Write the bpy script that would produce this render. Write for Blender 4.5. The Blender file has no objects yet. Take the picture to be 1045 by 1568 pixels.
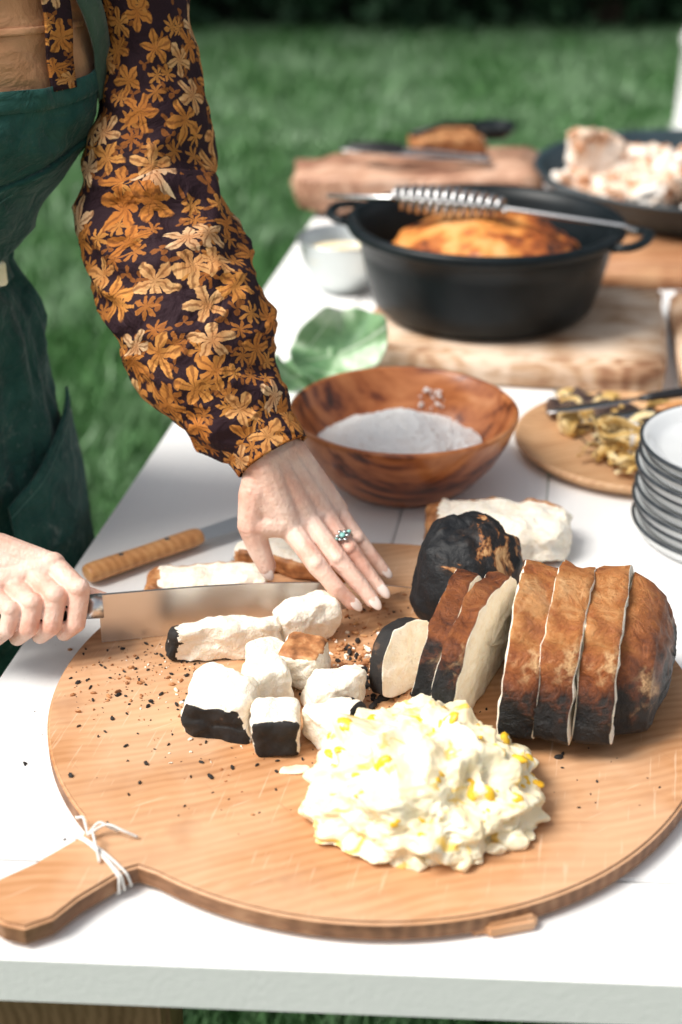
import bpy, bmesh, math, random
import numpy as np
from mathutils import Vector, Matrix, noise
random.seed(7); np.random.seed(7)
TZ=0.75; BZ=TZ+0.022
V=Vector
scene=bpy.context.scene
scene.view_settings.view_transform='Standard'
scene.view_settings.look='None'
scene.view_settings.exposure=0
# ------------------------------------------------------------ node helpers
def nd(nt,t,ins=None,**p):
    n=nt.nodes.new(t)
    for k,v in p.items(): setattr(n,k,v)
    for k,v in (ins or {}).items():
        s=n.inputs[k]
        if isinstance(v,bpy.types.NodeSocket): nt.links.new(v,s)
        else: s.default_value=v
    return n
def c4(c): return (c[0],c[1],c[2],1.0)
def mixc(nt,f,a,b,blend='MIX'):
    n=nt.nodes.new('ShaderNodeMix'); n.data_type='RGBA'; n.blend_type=blend
    for i,v in ((0,f),(6,a),(7,b)):
        if isinstance(v,bpy.types.NodeSocket): nt.links.new(v,n.inputs[i])
        else: n.inputs[i].default_value = v if i==0 else c4(v)
    return n.outputs[2]
def ramp(nt,fac,stops):
    n=nt.nodes.new('ShaderNodeValToRGB'); nt.links.new(fac,n.inputs[0])
    e=n.color_ramp.elements
    while len(e)>1: e.remove(e[-1])
    e[0].position=stops[0][0]; e[0].color=c4(stops[0][1])
    for p,c in stops[1:]:
        x=e.new(p); x.color=c4(c)
    return n.outputs[0]
def mt(nt,op,a,b=None,clamp=False):
    n=nt.nodes.new('ShaderNodeMath'); n.operation=op; n.use_clamp=clamp
    for i,v in enumerate((a,b)):
        if v is None: continue
        if isinstance(v,bpy.types.NodeSocket): nt.links.new(v,n.inputs[i])
        else: n.inputs[i].default_value=v
    return n.outputs[0]
def newmat(name,rough=.6,sss=0,spec=.5,metal=0):
    m=bpy.data.materials.new(name); m.use_nodes=True
    nt=m.node_tree; b=nt.nodes['Principled BSDF']
    b.inputs['Roughness'].default_value=rough
    b.inputs['Metallic'].default_value=metal
    b.inputs['Specular IOR Level'].default_value=spec
    if sss:
        b.inputs['Subsurface Weight'].default_value=sss
        b.inputs['Subsurface Radius'].default_value=(.6,.35,.2)
        b.inputs['Subsurface Scale'].default_value=.008
    return m,nt,b
def coords(nt,scale=(1,1,1),rot=(0,0,0),kind='Object'):
    tc=nt.nodes.new('ShaderNodeTexCoord')
    return nd(nt,'ShaderNodeMapping',{'Vector':tc.outputs[kind],'Scale':scale,'Rotation':rot}).outputs[0]
def noi(nt,vec,scale,detail=5,rough=.55,dist=0):
    return nd(nt,'ShaderNodeTexNoise',{'Vector':vec,'Scale':scale,'Detail':detail,'Roughness':rough,'Distortion':dist}).outputs['Fac']
def bump(nt,b,h,strength=.3,dist=.002,prev=None):
    n=nd(nt,'ShaderNodeBump',{'Height':h,'Strength':strength,'Distance':dist})
    if prev is not None: nt.links.new(prev,n.inputs['Normal'])
    nt.links.new(n.outputs[0],b.inputs['Normal'])
    return n.outputs[0]
def noise_mat(name,stops,nscale=10,scale=(1,1,1),rough=.6,bs=.3,bscale=60,bd=.002,detail=6,sss=0,spec=.5,metal=0,dist=0,kind='Object'):
    m,nt,b=newmat(name,rough,sss,spec,metal)
    v=coords(nt,scale,kind=kind)
    f=noi(nt,v,nscale,detail,.6,dist)
    nt.links.new(ramp(nt,f,stops),b.inputs['Base Color'])
    if bs: bump(nt,b,noi(nt,v,bscale,5),bs,bd)
    return m
def wood_mat(name,stops,angle=0,grain=60,stretch=(1,.05,1),rough=.5,bs=.12,blotch=.35,spec=.4,scratch=0,ringw=.22):
    m,nt,b=newmat(name,rough,0,spec)
    v0=coords(nt,(1,1,1),(0,0,angle))
    wob=nd(nt,'ShaderNodeTexNoise',{'Vector':v0,'Scale':5,'Detail':2}).outputs['Color']
    v1=nd(nt,'ShaderNodeVectorMath',{0:v0,1:nd(nt,'ShaderNodeVectorMath',{0:wob,3:.05},operation='SCALE').outputs[0]},operation='ADD').outputs[0]
    vs=nd(nt,'ShaderNodeMapping',{'Vector':v1,'Scale':stretch}).outputs[0]
    g1=noi(nt,vs,grain,5,.65)
    g2=noi(nt,vs,grain*4.5,3,.6)
    vr=nd(nt,'ShaderNodeMapping',{'Vector':v1,'Scale':(1,.22,1),'Location':(.13,.04,0)}).outputs[0]
    rg=nd(nt,'ShaderNodeTexWave',{'Vector':vr,'Scale':34,'Distortion':4,'Detail':3,'Detail Scale':1.0},wave_type='RINGS',rings_direction='Z').outputs['Fac']
    big=noi(nt,v0,7,4)
    f=mt(nt,'ADD',mt(nt,'ADD',mt(nt,'MULTIPLY',g1,.36),mt(nt,'MULTIPLY',g2,.24)),mt(nt,'ADD',mt(nt,'MULTIPLY',big,blotch),mt(nt,'MULTIPLY',rg,ringw*.4)))
    col=ramp(nt,f,stops)
    if scratch:
        for rz,th in ((.5,.66),(-.35,.69),(1.3,.69)):
            sc=noi(nt,nd(nt,'ShaderNodeMapping',{'Vector':nd(nt,'ShaderNodeMapping',{'Vector':v0,'Rotation':(0,0,rz)}).outputs[0],'Scale':(.05,1,1)}).outputs[0],380,2)
            col=mixc(nt,mt(nt,'MULTIPLY',ramp(nt,sc,[(th,(0,0,0)),(th+.05,(1,1,1))]),scratch),col,(.36,.18,.09) if rz<0 else (.80,.62,.46))
        kn=noi(nt,v0,15,3)
        col=mixc(nt,ramp(nt,kn,[(.62,(0,0,0)),(.76,(.6,.6,.6))]),col,(.32,.13,.05))
        col=mixc(nt,ramp(nt,noi(nt,v0,5,5),[(.42,(.3,.3,.3)),(.55,(0,0,0))]),col,(.72,.52,.36))
    nt.links.new(col,b.inputs['Base Color'])
    bump(nt,b,mt(nt,'ADD',g1,g2),bs,.0005)
    return m
# ------------------------------------------------------------ mesh helpers
def link(o,parent=None):
    scene.collection.objects.link(o)
    if parent is not None: o.parent=parent
    return o
def empty(name,loc=(0,0,0)):
    o=bpy.data.objects.new(name,None); o.location=loc; o.empty_display_size=.05
    return link(o)
def mk(name,verts,faces,mats,parent=None,smooth=True,midx=None,uvs=None,loc=None,rot=None):
    me=bpy.data.meshes.new(name); me.from_pydata([tuple(v) for v in verts],[],faces)
    if not isinstance(mats,(list,tuple)): mats=[mats]
    for m in mats: me.materials.append(m)
    if midx is not None: me.polygons.foreach_set('material_index',midx)
    if smooth: me.polygons.foreach_set('use_smooth',[True]*len(me.polygons))
    if uvs is not None:
        l=me.uv_layers.new(name='UVMap')
        i=0
        for fu in uvs:
            for u in fu: l.data[i].uv=u; i+=1
    me.update()
    o=bpy.data.objects.new(name,me)
    if loc: o.location=loc
    if rot: o.rotation_euler=rot
    return link(o,parent)
def lathe(prof,n=72,center=(0,0,0),jit=0):
    vs=[];fs=[]
    for r,z in prof:
        for i in range(n):
            a=2*math.pi*i/n
            rr=r*(1+jit*noise.noise(V((math.cos(a)*1.5,math.sin(a)*1.5,z*8))))
            vs.append((center[0]+rr*math.cos(a),center[1]+rr*math.sin(a),center[2]+z))
    for j in range(len(prof)-1):
        for i in range(n):
            k=(i+1)%n
            fs.append((j*n+i,j*n+k,(j+1)*n+k,(j+1)*n+i))
    return vs,fs
def tube(pts,rad,n=16,cap=True,flat=1.0,refup=None,disp=None):
    pts=[V(p) for p in pts]; vs=[];fs=[];uv=[]
    if not hasattr(rad,'__len__'): rad=[rad]*len(pts)
    up=V(refup) if refup else V((0,0,1))
    T0=(pts[1]-pts[0]).normalized()
    if abs(T0.dot(up))>.95: up=V((1,0,0))
    nrm=(up-T0*up.dot(T0)).normalized()
    L=0;Ls=[]
    for i,p in enumerate(pts):
        a=pts[max(i-1,0)]; c=pts[min(i+1,len(pts)-1)]
        T=(c-a).normalized()
        nrm=(nrm-T*nrm.dot(T)).normalized(); bi=T.cross(nrm)
        if i: L+=(p-pts[i-1]).length
        Ls.append(L)
        for k in range(n):
            an=2*math.pi*k/n
            d=nrm*math.cos(an)*flat+bi*math.sin(an)
            q=p+d*rad[i]
            if disp: q=q+d.normalized()*disp(q,i/(len(pts)-1),an)
            vs.append(q)
    rm=sum(rad)/len(rad)
    for i in range(len(pts)-1):
        for k in range(n):
            k2=(k+1)%n
            fs.append((i*n+k,i*n+k2,(i+1)*n+k2,(i+1)*n+k))
            ua=k/n*2*math.pi*rm; ub=(k+1)/n*2*math.pi*rm
            uv.append([(ua,Ls[i]),(ub,Ls[i]),(ub,Ls[i+1]),(ua,Ls[i+1])])
    if cap:
        fs.append(tuple(range(n-1,-1,-1))); uv.append([(0,0)]*n)
        b=(len(pts)-1)*n
        fs.append(tuple(range(b,b+n))); uv.append([(0,0)]*n)
    return vs,fs,uv
def smoothpath(P,R,m=6):
    o=[];r=[]
    P=[V(p) for p in P]
    for i in range(len(P)-1):
        p0=P[max(i-1,0)];p1=P[i];p2=P[i+1];p3=P[min(i+2,len(P)-1)]
        r0=R[max(i-1,0)];r1=R[i];r2=R[i+1];r3=R[min(i+2,len(P)-1)]
        for k in range(m):
            t=k/m
            f=lambda a,b,c,d:.5*((2*b)+(c-a)*t+(2*a-5*b+4*c-d)*t*t+(3*b-a-3*c+d)*t**3)
            o.append(f(p0,p1,p2,p3)); r.append(f(r0,r1,r2,r3))
    o.append(P[-1]); r.append(R[-1])
    return o,r
def prism(poly,z0,z1,bev=0.003):
    bm=bmesh.new()
    vs=[bm.verts.new((x,y,z0)) for x,y in poly]
    f=bm.faces.new(vs)
    r=bmesh.ops.extrude_face_region(bm,geom=[f])
    for e in r['geom']:
        if isinstance(e,bmesh.types.BMVert): e.co.z=z1
    bmesh.ops.recalc_face_normals(bm,faces=bm.faces)
    if bev: bmesh.ops.bevel(bm,geom=list(bm.edges),offset=bev,segments=2,affect='EDGES')
    return bm
def bm_obj(name,bm,mats,parent=None,smooth=False,loc=None,rot=None):
    me=bpy.data.meshes.new(name); bm.to_mesh(me); bm.free()
    if not isinstance(mats,(list,tuple)): mats=[mats]
    for m in mats: me.materials.append(m)
    if smooth: me.polygons.foreach_set('use_smooth',[True]*len(me.polygons))
    o=bpy.data.objects.new(name,me)
    if loc: o.location=loc
    if rot: o.rotation_euler=rot
    return link(o,parent)
def bezel_box(name,size,mats,loc,rot=(0,0,0),bev=.004,parent=None,wob=0,seg=6):
    bm=bmesh.new(); bmesh.ops.create_cube(bm,size=1)
    bmesh.ops.scale(bm,vec=size,verts=bm.verts)
    bmesh.ops.bevel(bm,geom=list(bm.edges),offset=bev,segments=3,affect='EDGES')
    if wob:
        bmesh.ops.subdivide_edges(bm,edges=[e for e in bm.edges if e.calc_length()>max(size)/8],cuts=seg,use_grid_fill=True)
        for v in bm.verts:
            q=v.co*18+V(loc)*7
            v.co+=V((noise.noise(q),noise.noise(q+V((9,0,0))),noise.noise(q+V((0,9,0)))*.5))*wob
    return bm_obj(name,bm,mats,parent,True if wob else False,loc,rot)
def chain(bm,pts,rad,step=.3):
    pts=[V(p) for p in pts]
    for i in range(len(pts)-1):
        a,b=pts[i],pts[i+1]; ra,rb=rad[i],rad[i+1]
        d=(b-a).length; n=max(2,int(d/(min(ra,rb)*step)))
        for k in range(n+1):
            t=k/n
            bmesh.ops.create_icosphere(bm,subdivisions=2,radius=ra+(rb-ra)*t,matrix=Matrix.Translation(a.lerp(b,t)))
def ball(bm,c,s,sub=3,rot=None):
    M=Matrix.Translation(V(c))
    if rot is not None: M=M@rot
    M=M@Matrix.Diagonal((s[0],s[1],s[2],1))
    bmesh.ops.create_icosphere(bm,subdivisions=sub,radius=1,matrix=M)
def remeshed(name,bm,voxel,mat,parent=None,it=6):
    o=bm_obj(name,bm,mat,parent)
    r=o.modifiers.new('r','REMESH'); r.mode='VOXEL'; r.voxel_size=voxel; r.use_smooth_shade=True
    s=o.modifiers.new('s','SMOOTH'); s.factor=.5; s.iterations=it
    return o
# ------------------------------------------------------------ materials
m,nt,b=newmat('white_painted_wood',.55,0,.3)
v=coords(nt,(1,1,1),(0,0,math.radians(9.5)))
vs_=nd(nt,'ShaderNodeMapping',{'Vector':v,'Scale':(1,.05,1)}).outputs[0]
g=noi(nt,vs_,170,5); big=noi(nt,v,6,4)
col=mixc(nt,mt(nt,'MULTIPLY',g,.35),(.88,.88,.87),(.78,.78,.785))
spk=nd(nt,'ShaderNodeTexNoise',{'Vector':v,'Scale':230,'Detail':2}).outputs['Fac']
col=mixc(nt,ramp(nt,spk,[(.74,(0,0,0)),(.78,(.5,.5,.5))]),col,(.55,.52,.48))
col=mixc(nt,mt(nt,'MULTIPLY',big,.10),col,(.70,.71,.72))
nt.links.new(col,b.inputs['Base Color']); bump(nt,b,g,.3,.0010); M_white=m

M_board=wood_mat('pine_board',[(.34,(.34,.145,.058)),(.45,(.48,.235,.105)),(.57,(.58,.31,.155)),(.76,(.68,.42,.24))],math.radians(74),34,(1,.06,1),.5,.10,.34,.35,.32,.20)
M_boardedge=wood_mat('board_edge_wood',[(.38,(.12,.05,.02)),(.52,(.24,.11,.05)),(.7,(.42,.23,.12))],0,60,(.3,.3,1),.6,.3)
M_handle=wood_mat('knife_handle_wood',[(.38,(.42,.17,.06)),(.52,(.60,.29,.11)),(.68,(.70,.40,.18))],math.radians(-52),110,(1,.06,1),.4,.1)
M_block=wood_mat('worn_butcher_block_wood',[(.50,(.12,.05,.028)),(.61,(.34,.17,.09)),(.70,(.56,.36,.22)),(.82,(.78,.62,.48))],math.radians(80),22,(1,.22,1),.6,.3,.75)
M_brown=wood_mat('brown_serving_board_wood',[(.36,(.14,.05,.02)),(.52,(.36,.16,.07)),(.7,(.52,.29,.15))],math.radians(80),30,(1,.1,1),.6,.2,.4)
M_trestle=wood_mat('trestle_wood',[(.38,(.14,.07,.03)),(.7,(.38,.22,.12))],0,30,(1,1,.1),.7,.2)
m,nt,b=newmat('acacia_bowl_wood',.28,0,.5)
v=coords(nt)
w=noi(nt,nd(nt,'ShaderNodeMapping',{'Vector':v,'Scale':(2.0,9,5),'Rotation':(0.3,.2,.5)}).outputs[0],2.2,4,.55,1.6)
fi=noi(nt,nd(nt,'ShaderNodeMapping',{'Vector':v,'Scale':(6,70,40),'Rotation':(0.3,.2,.5)}).outputs[0],2.5,3)
f=mt(nt,'ADD',mt(nt,'MULTIPLY',w,.85),mt(nt,'MULTIPLY',fi,.15))
nt.links.new(ramp(nt,f,[(.36,(.035,.012,.006)),(.43,(.19,.05,.018)),(.48,(.38,.115,.035)),(.60,(.54,.20,.07)),(.75,(.66,.3,.13))]),b.inputs['Base Color'])
M_bowl=m
m,nt,b=newmat('bread_crumb',.9,.12,.12)
v=coords(nt)
wv_=nd(nt,'ShaderNodeVectorMath',{0:v,1:nd(nt,'ShaderNodeVectorMath',{0:nd(nt,'ShaderNodeTexNoise',{'Vector':v,'Scale':120,'Detail':2}).outputs['Color'],3:.014},operation='SCALE').outputs[0]},operation='ADD').outputs[0]
vo=nd(nt,'ShaderNodeTexVoronoi',{'Vector':wv_,'Scale':380,'Randomness':1}).outputs['Distance']
vo2=nd(nt,'ShaderNodeTexVoronoi',{'Vector':wv_,'Scale':150,'Randomness':1}).outputs['Distance']
n1=noi(nt,v,90,6,.65)
h=mt(nt,'ADD',mt(nt,'ADD',mt(nt,'MULTIPLY',vo,.5),mt(nt,'MULTIPLY',vo2,.7)),mt(nt,'MULTIPLY',n1,.7))
cc_=ramp(nt,n1,[(.3,(.84,.72,.54)),(.42,(.90,.81,.67)),(.6,(.93,.87,.76))])
pores=ramp(nt,vo2,[(.10,(1,1,1)),(.24,(0,0,0))])
cc_=mixc(nt,mt(nt,'MULTIPLY',pores,.35),cc_,(.74,.55,.36))
nt.links.new(cc_,b.inputs['Base Color'])
bump(nt,b,h,.5,.0022); M_crumb=m
def crust_mat(name,stops,crack=.8,amp=.9,zmul=1.0,rough=.42):
    m,nt,b=newmat(name,rough,0,.45)
    v=coords(nt)
    z=nd(nt,'ShaderNodeSeparateXYZ',{'Vector':v}).outputs['Z']
    n1=noi(nt,v,19,6,.62,.8)
    n3=noi(nt,v,60,7,.72,.7)
    zz=mt(nt,'ADD',mt(nt,'MULTIPLY',z,8*zmul),mt(nt,'MULTIPLY',mt(nt,'SUBTRACT',n1,.5),amp))
    zz=mt(nt,'ADD',zz,mt(nt,'MULTIPLY',mt(nt,'SUBTRACT',n3,.5),amp*.9))
    col=ramp(nt,zz,stops)
    wn=nd(nt,'ShaderNodeTexNoise',{'Vector':v,'Scale':30,'Detail':5,'Roughness':.65})
    vv=nd(nt,'ShaderNodeVectorMath',{0:v,1:nd(nt,'ShaderNodeVectorMath',{0:wn.outputs['Color'],3:.075},operation='SCALE').outputs[0]},operation='ADD').outputs[0]
    e=nd(nt,'ShaderNodeTexVoronoi',{'Vector':vv,'Scale':24},feature='DISTANCE_TO_EDGE').outputs['Distance']
    cm=ramp(nt,e,[(.0,(1,1,1)),(.03,(.6,.6,.6)),(.12,(0,0,0))])
    cm=mt(nt,'MULTIPLY',cm,ramp(nt,noi(nt,v,16,4),[(.48,(0,0,0)),(.58,(crack,crack,crack))]))
    hi=ramp(nt,zz,[(.35,(0,0,0)),(.6,(1,1,1))])
    col=mixc(nt,mt(nt,'MULTIPLY',cm,hi),col,(.76,.48,.24))
    nt.links.new(col,b.inputs['Base Color'])
    bump(nt,b,mt(nt,'ADD',noi(nt,v,150,6,.7),mt(nt,'MULTIPLY',n3,2.4)),.9,.003)
    return m
M_crust=crust_mat('golden_crust',[(.24,(.006,.006,.007)),(.38,(.016,.010,.008)),(.48,(.09,.024,.008)),(.62,(.21,.055,.013)),(.76,(.34,.105,.027)),(.90,(.44,.165,.045)),(1.0,(.54,.25,.09))],.9)
M_crust2=crust_mat('dark_baked_crust',[(.40,(.006,.006,.007)),(.52,(.018,.010,.008)),(.64,(.12,.032,.010)),(.80,(.24,.070,.018)),(1.0,(.38,.14,.04))],.8)
m,nt,b=newmat('charred_crust',.6,0,.35)
v=coords(nt); n1=noi(nt,v,17,6,.6,.9); n2=noi(nt,v,90,5,.7)
f=mt(nt,'ADD',n1,mt(nt,'MULTIPLY',mt(nt,'SUBTRACT',n2,.5),.16))
z=nd(nt,'ShaderNodeSeparateXYZ',{'Vector':v})
f=mt(nt,'ADD',f,mt(nt,'MULTIPLY',z.outputs['X'],2.6)); f=mt(nt,'ADD',f,mt(nt,'MULTIPLY',mt(nt,'SUBTRACT',z.outputs['Z'],.06),1.2))
nt.links.new(ramp(nt,f,[(.53,(.007,.008,.010)),(.59,(.022,.016,.014)),(.61,(.22,.08,.025)),(.66,(.62,.36,.16)),(.8,(.74,.52,.30))]),b.inputs['Base Color'])
bump(nt,b,mt(nt,'ADD',noi(nt,v,60,5),n1),.9,.004); M_char=m
M_darkcrust=noise_mat('burnt_bottom_crust',[(.35,(.006,.006,.007)),(.62,(.018,.014,.012)),(.7,(.12,.06,.03))],40,rough=.75,bs=.6,bscale=200,bd=.0015)
M_goldpiece=noise_mat('toasted_crust',[(.3,(.14,.05,.015)),(.5,(.42,.17,.06)),(.7,(.66,.38,.17))],60,rough=.6,bs=.4,bscale=200)
m,nt,b=newmat('corn_butter',.42,.12,.4)
v=coords(nt); n1=noi(nt,v,40,5)
base=ramp(nt,n1,[(.3,(.86,.70,.43)),(.48,(.90,.79,.55)),(.7,(.92,.85,.67))])
ys=noi(nt,nd(nt,'ShaderNodeMapping',{'Vector':v,'Scale':(1,1,1.4)}).outputs[0],46,3,.5,.6)
col=mixc(nt,ramp(nt,ys,[(.58,(0,0,0)),(.63,(.65,.65,.65)),(.72,(1,1,1))]),base,(.90,.58,.09))
nt.links.new(col,b.inputs['Base Color']); bump(nt,b,noi(nt,v,120,4),.25,.0015); M_mash=m
M_kernel=noise_mat('corn_kernel',[(.3,(.84,.42,.01)),(.7,(.93,.64,.06))],80,rough=.35,bs=.1)
M_salt=noise_mat('flaky_salt',[(.3,(.90,.89,.87)),(.7,(.96,.95,.93))],300,rough=.7,bs=.8,bscale=500,bd=.002)
M_iron=noise_mat('cast_iron',[(.3,(.004,.007,.009)),(.7,(.009,.014,.017))],30,rough=.40,bs=.10,bscale=500,bd=.0005,spec=.22)
M_steel,nt,b=newmat('steel',.25,0,.5,1); b.inputs['Base Color'].default_value=(.62,.62,.62,1)
v=coords(nt,(60,3,3)); bump(nt,b,noi(nt,v,12,4),.08,.0003)
M_blade,nt,b=newmat('polished_blade_steel',.36,0,.5,1); b.inputs['Base Color'].default_value=(.74,.75,.76,1)
bump(nt,b,noi(nt,coords(nt,(3,40,120)),20,3),.06,.0002)
M_black,nt,b=newmat('black_handle',.4); b.inputs['Base Color'].default_value=(.012,.012,.014,1)
M_silver=M_steel
M_turq,nt,b=newmat('turquoise',.2); b.inputs['Base Color'].default_value=(.25,.55,.5,1)
m,nt,b=newmat('skin',.45,.15,.35)
v=coords(nt)
n1=noi(nt,v,30,4); n2=noi(nt,v,260,4)
nt.links.new(ramp(nt,n1,[(.32,(.66,.34,.25)),(.5,(.78,.51,.41)),(.68,(.84,.62,.52))]),b.inputs['Base Color'])
wr_=noi(nt,nd(nt,'ShaderNodeMapping',{'Vector':v,'Rotation':(0,0,.9),'Scale':(1,.25,1)}).outputs[0],300,3)
bump(nt,b,mt(nt,'ADD',mt(nt,'MULTIPLY',noi(nt,v,55,3),5),mt(nt,'ADD',n2,mt(nt,'MULTIPLY',wr_,1.2))),.5,.0010)
M_skin=m
M_nail,nt,b=newmat('nail',.15,0); b.inputs['Base Color'].default_value=(.86,.72,.66,1)
def cloth(name,c1,c2,scale=30,wv=900,bs=.3,fd=.012):
    m,nt,b=newmat(name,.85,0,.15)
    v=coords(nt)
    n1=noi(nt,v,scale,5,.6)
    col=ramp(nt,n1,[(.35,c1),(.65,c2)])
    nt.links.new(col,b.inputs['Base Color'])
    fo=noi(nt,v,26,4,.55,.6)
    p=bump(nt,b,fo,.7,fd)
    bump(nt,b,noi(nt,v,wv,2),bs,.0006,p)
    b.inputs['Sheen Weight'].default_value=.15
    return m,nt,b,col
M_apron,nt,b,col=cloth('dark_green_canvas',(.013,.062,.054),(.032,.108,.090),fd=.020)
v=coords(nt)
fl=noi(nt,v,55,8,.75)
hz=nd(nt,'ShaderNodeSeparateXYZ',{'Vector':v}).outputs['Z']
low=ramp(nt,hz,[(.86,(1,1,1)),(.98,(.15,.15,.15))])
nt.links.new(mixc(nt,mt(nt,'MULTIPLY',ramp(nt,fl,[(.57,(0,0,0)),(.72,(.5,.5,.5))]),low),col,(.38,.46,.43)),b.inputs['Base Color'])
M_seam,_,_,_=cloth('apron_stitching',(.06,.16,.14),(.09,.21,.18))
M_strap,_,_,_=cloth('webbing_strap',(.055,.095,.070),(.07,.12,.085))
M_terra,_,_,_=cloth('terracotta_linen',(.50,.24,.12),(.62,.32,.17))
M_denim,_,_,_=cloth('dark_trousers',(.008,.012,.018),(.015,.02,.028))
# floral print
m,nt,b=newmat('floral_print_cotton',.8,0,.2)
tc=nt.nodes.new('ShaderNodeTexCoord'); uv=tc.outputs['UV']
wn=nd(nt,'ShaderNodeTexNoise',{'Vector':uv,'Scale':120,'Detail':3}).outputs['Color']
off=nd(nt,'ShaderNodeVectorMath',{0:nd(nt,'ShaderNodeVectorMath',{0:wn,1:(.5,.5,.5)},operation='SUBTRACT').outputs[0],3:.008},operation='SCALE').outputs[0]
uvd=nd(nt,'ShaderNodeVectorMath',{0:uv,1:off},operation='ADD').outputs[0]
def flower(scale,petn,r0,r1,seedoff,pw):
    vv=nd(nt,'ShaderNodeVectorMath',{0:uvd,1:(seedoff,seedoff*.7,0)},operation='ADD').outputs[0]
    vo=nd(nt,'ShaderNodeTexVoronoi',{'Vector':vv,'Scale':scale,'Randomness':.8},voronoi_dimensions='2D')
    d=nd(nt,'ShaderNodeVectorMath',{0:vv,1:vo.outputs['Position']},operation='SUBTRACT').outputs[0]
    s=nd(nt,'ShaderNodeSeparateXYZ',{'Vector':d})
    cs=nd(nt,'ShaderNodeSeparateXYZ',{'Vector':vo.outputs['Color']})
    a=mt(nt,'ADD',mt(nt,'ARCTAN2',s.outputs[1],s.outputs[0]),mt(nt,'MULTIPLY',cs.outputs[0],6.28))
    pet=mt(nt,'POWER',mt(nt,'ABSOLUTE',mt(nt,'COSINE',mt(nt,'MULTIPLY',a,petn/2))),pw)
    une=mt(nt,'MULTIPLY',mt(nt,'SINE',mt(nt,'ADD',a,mt(nt,'MULTIPLY',cs.outputs[1],9))),.09)
    r=mt(nt,'MULTIPLY',nd(nt,'ShaderNodeVectorMath',{0:d},operation='LENGTH').outputs['Value'],scale)
    R=mt(nt,'ADD',mt(nt,'MULTIPLY',mt(nt,'ADD',pet,une),r1),r0)
    mask=mt(nt,'MULTIPLY',mt(nt,'SUBTRACT',R,r),22,True)
    vein=mt(nt,'MULTIPLY',mt(nt,'SUBTRACT',pet,.955),24,True)
    return mask,cs,r,pet,vein
mk2,cs2,r2,p2,v2=flower(60,3,.04,.42,3.3,1.6)
mk1,cs1,r1,p1,v1=flower(29,5,.11,.46,0,1.0)
mk3,cs3,r3,p3,v3=flower(40,7,.04,.40,7.7,1.0)
base=(.026,.011,.016)
col=mixc(nt,mt(nt,'MULTIPLY',mk2,mt(nt,'GREATER_THAN',cs2.outputs[2],.40)),base,(.24,.08,.02))
o3=ramp(nt,cs3.outputs[1],[(0,(.30,.095,.02)),(1,(.54,.23,.055))])
col=mixc(nt,mt(nt,'MULTIPLY',mk3,mt(nt,'GREATER_THAN',cs3.outputs[2],.25)),col,o3)
o1=ramp(nt,cs1.outputs[1],[(0,(.54,.19,.035)),(.5,(.72,.33,.08)),(.75,(.80,.47,.20)),(1,(.86,.64,.40))])
gr=noi(nt,uv,60,3)
o1=mixc(nt,ramp(nt,gr,[(.4,(0,0,0)),(.6,(.5,.5,.5))]),o1,(.48,.16,.03))
o1=mixc(nt,mt(nt,'MULTIPLY',r1,1.5,True),mixc(nt,.5,o1,(.30,.08,.015)),o1)
o1=mixc(nt,mt(nt,'MULTIPLY',v1,.7),o1,(.16,.05,.015))
col=mixc(nt,mt(nt,'MULTIPLY',mk1,mt(nt,'GREATER_THAN',cs1.outputs[2],.08)),col,o1)
nt.links.new(col,b.inputs['Base Color'])
vob=coords(nt); bump(nt,b,noi(nt,vob,1200,2),.2,.0005,bump(nt,b,noi(nt,vob,30,4,.5,.8),.75,.014))
M_floral=m
# ------------------------------------------------------------ ground, grass, hedge, trees
m,nt,b=newmat('lawn_soil',.9,0,.1); v=coords(nt)
nt.links.new(ramp(nt,noi(nt,v,3,8,.7),[(.3,(.030,.08,.025)),(.7,(.06,.15,.05))]),b.inputs['Base Color']); bump(nt,b,noi(nt,v,40,5),.6,.02)
M_lawn=m
n=40; vs=[];fs=[]
for j in range(n+1):
    for i in range(n+1): vs.append((-60+3*i*1.0,-40+j*3.5,0))
for j in range(n):
    for i in range(n): a=j*(n+1)+i; fs.append((a,a+1,a+n+2,a+n+1))
mk('lawn',vs,fs,M_lawn)
m,nt,b=newmat('grass_blades',.42,0,.5)
geo=nt.nodes.new('ShaderNodeNewGeometry'); v=coords(nt)
rc=ramp(nt,geo.outputs['Random Per Island'],[(0,(.035,.12,.030)),(.5,(.07,.20,.055)),(1,(.15,.30,.12))])
rc=mixc(nt,ramp(nt,noi(nt,v,1.8,4),[(.42,(0,0,0)),(.62,(.75,.75,.75))]),rc,(.24,.38,.22))
nt.links.new(rc,b.inputs['Base Color'])
M_blade_g=m
NB=170000
t=np.random.rand(NB)
Y=-.3+10.6*t**1.3
X=(np.random.rand(NB)-.5)*2*(.9+Y*.33)-.1
ang=np.random.rand(NB)*2*np.pi; hgt=.035+.045*np.random.rand(NB); w=(.0022+.0010*Y)*(.7+.6*np.random.rand(NB))
lx=(np.random.rand(NB)-.5)*.09; ly=(np.random.rand(NB)-.5)*.09
vv=np.zeros((NB,3,3))
vv[:,0,0]=X-np.cos(ang)*w; vv[:,0,1]=Y-np.sin(ang)*w
vv[:,1,0]=X+np.cos(ang)*w; vv[:,1,1]=Y+np.sin(ang)*w
vv[:,2,0]=X+lx; vv[:,2,1]=Y+ly; vv[:,2,2]=hgt
def tri_mesh(name,arr,mat,k,parent=None):
    me=bpy.data.meshes.new(name); N=len(arr)
    me.vertices.add(N*k); me.vertices.foreach_set('co',arr.reshape(-1))
    me.loops.add(N*k); me.loops.foreach_set('vertex_index',np.arange(N*k))
    me.polygons.add(N); me.polygons.foreach_set('loop_start',np.arange(N)*k); me.polygons.foreach_set('loop_total',np.full(N,k))
    me.materials.append(mat); me.update(calc_edges=True); me.validate()
    return link(bpy.data.objects.new(name,me),parent)
tri_mesh('grass',vv,M_blade_g,3)
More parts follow.
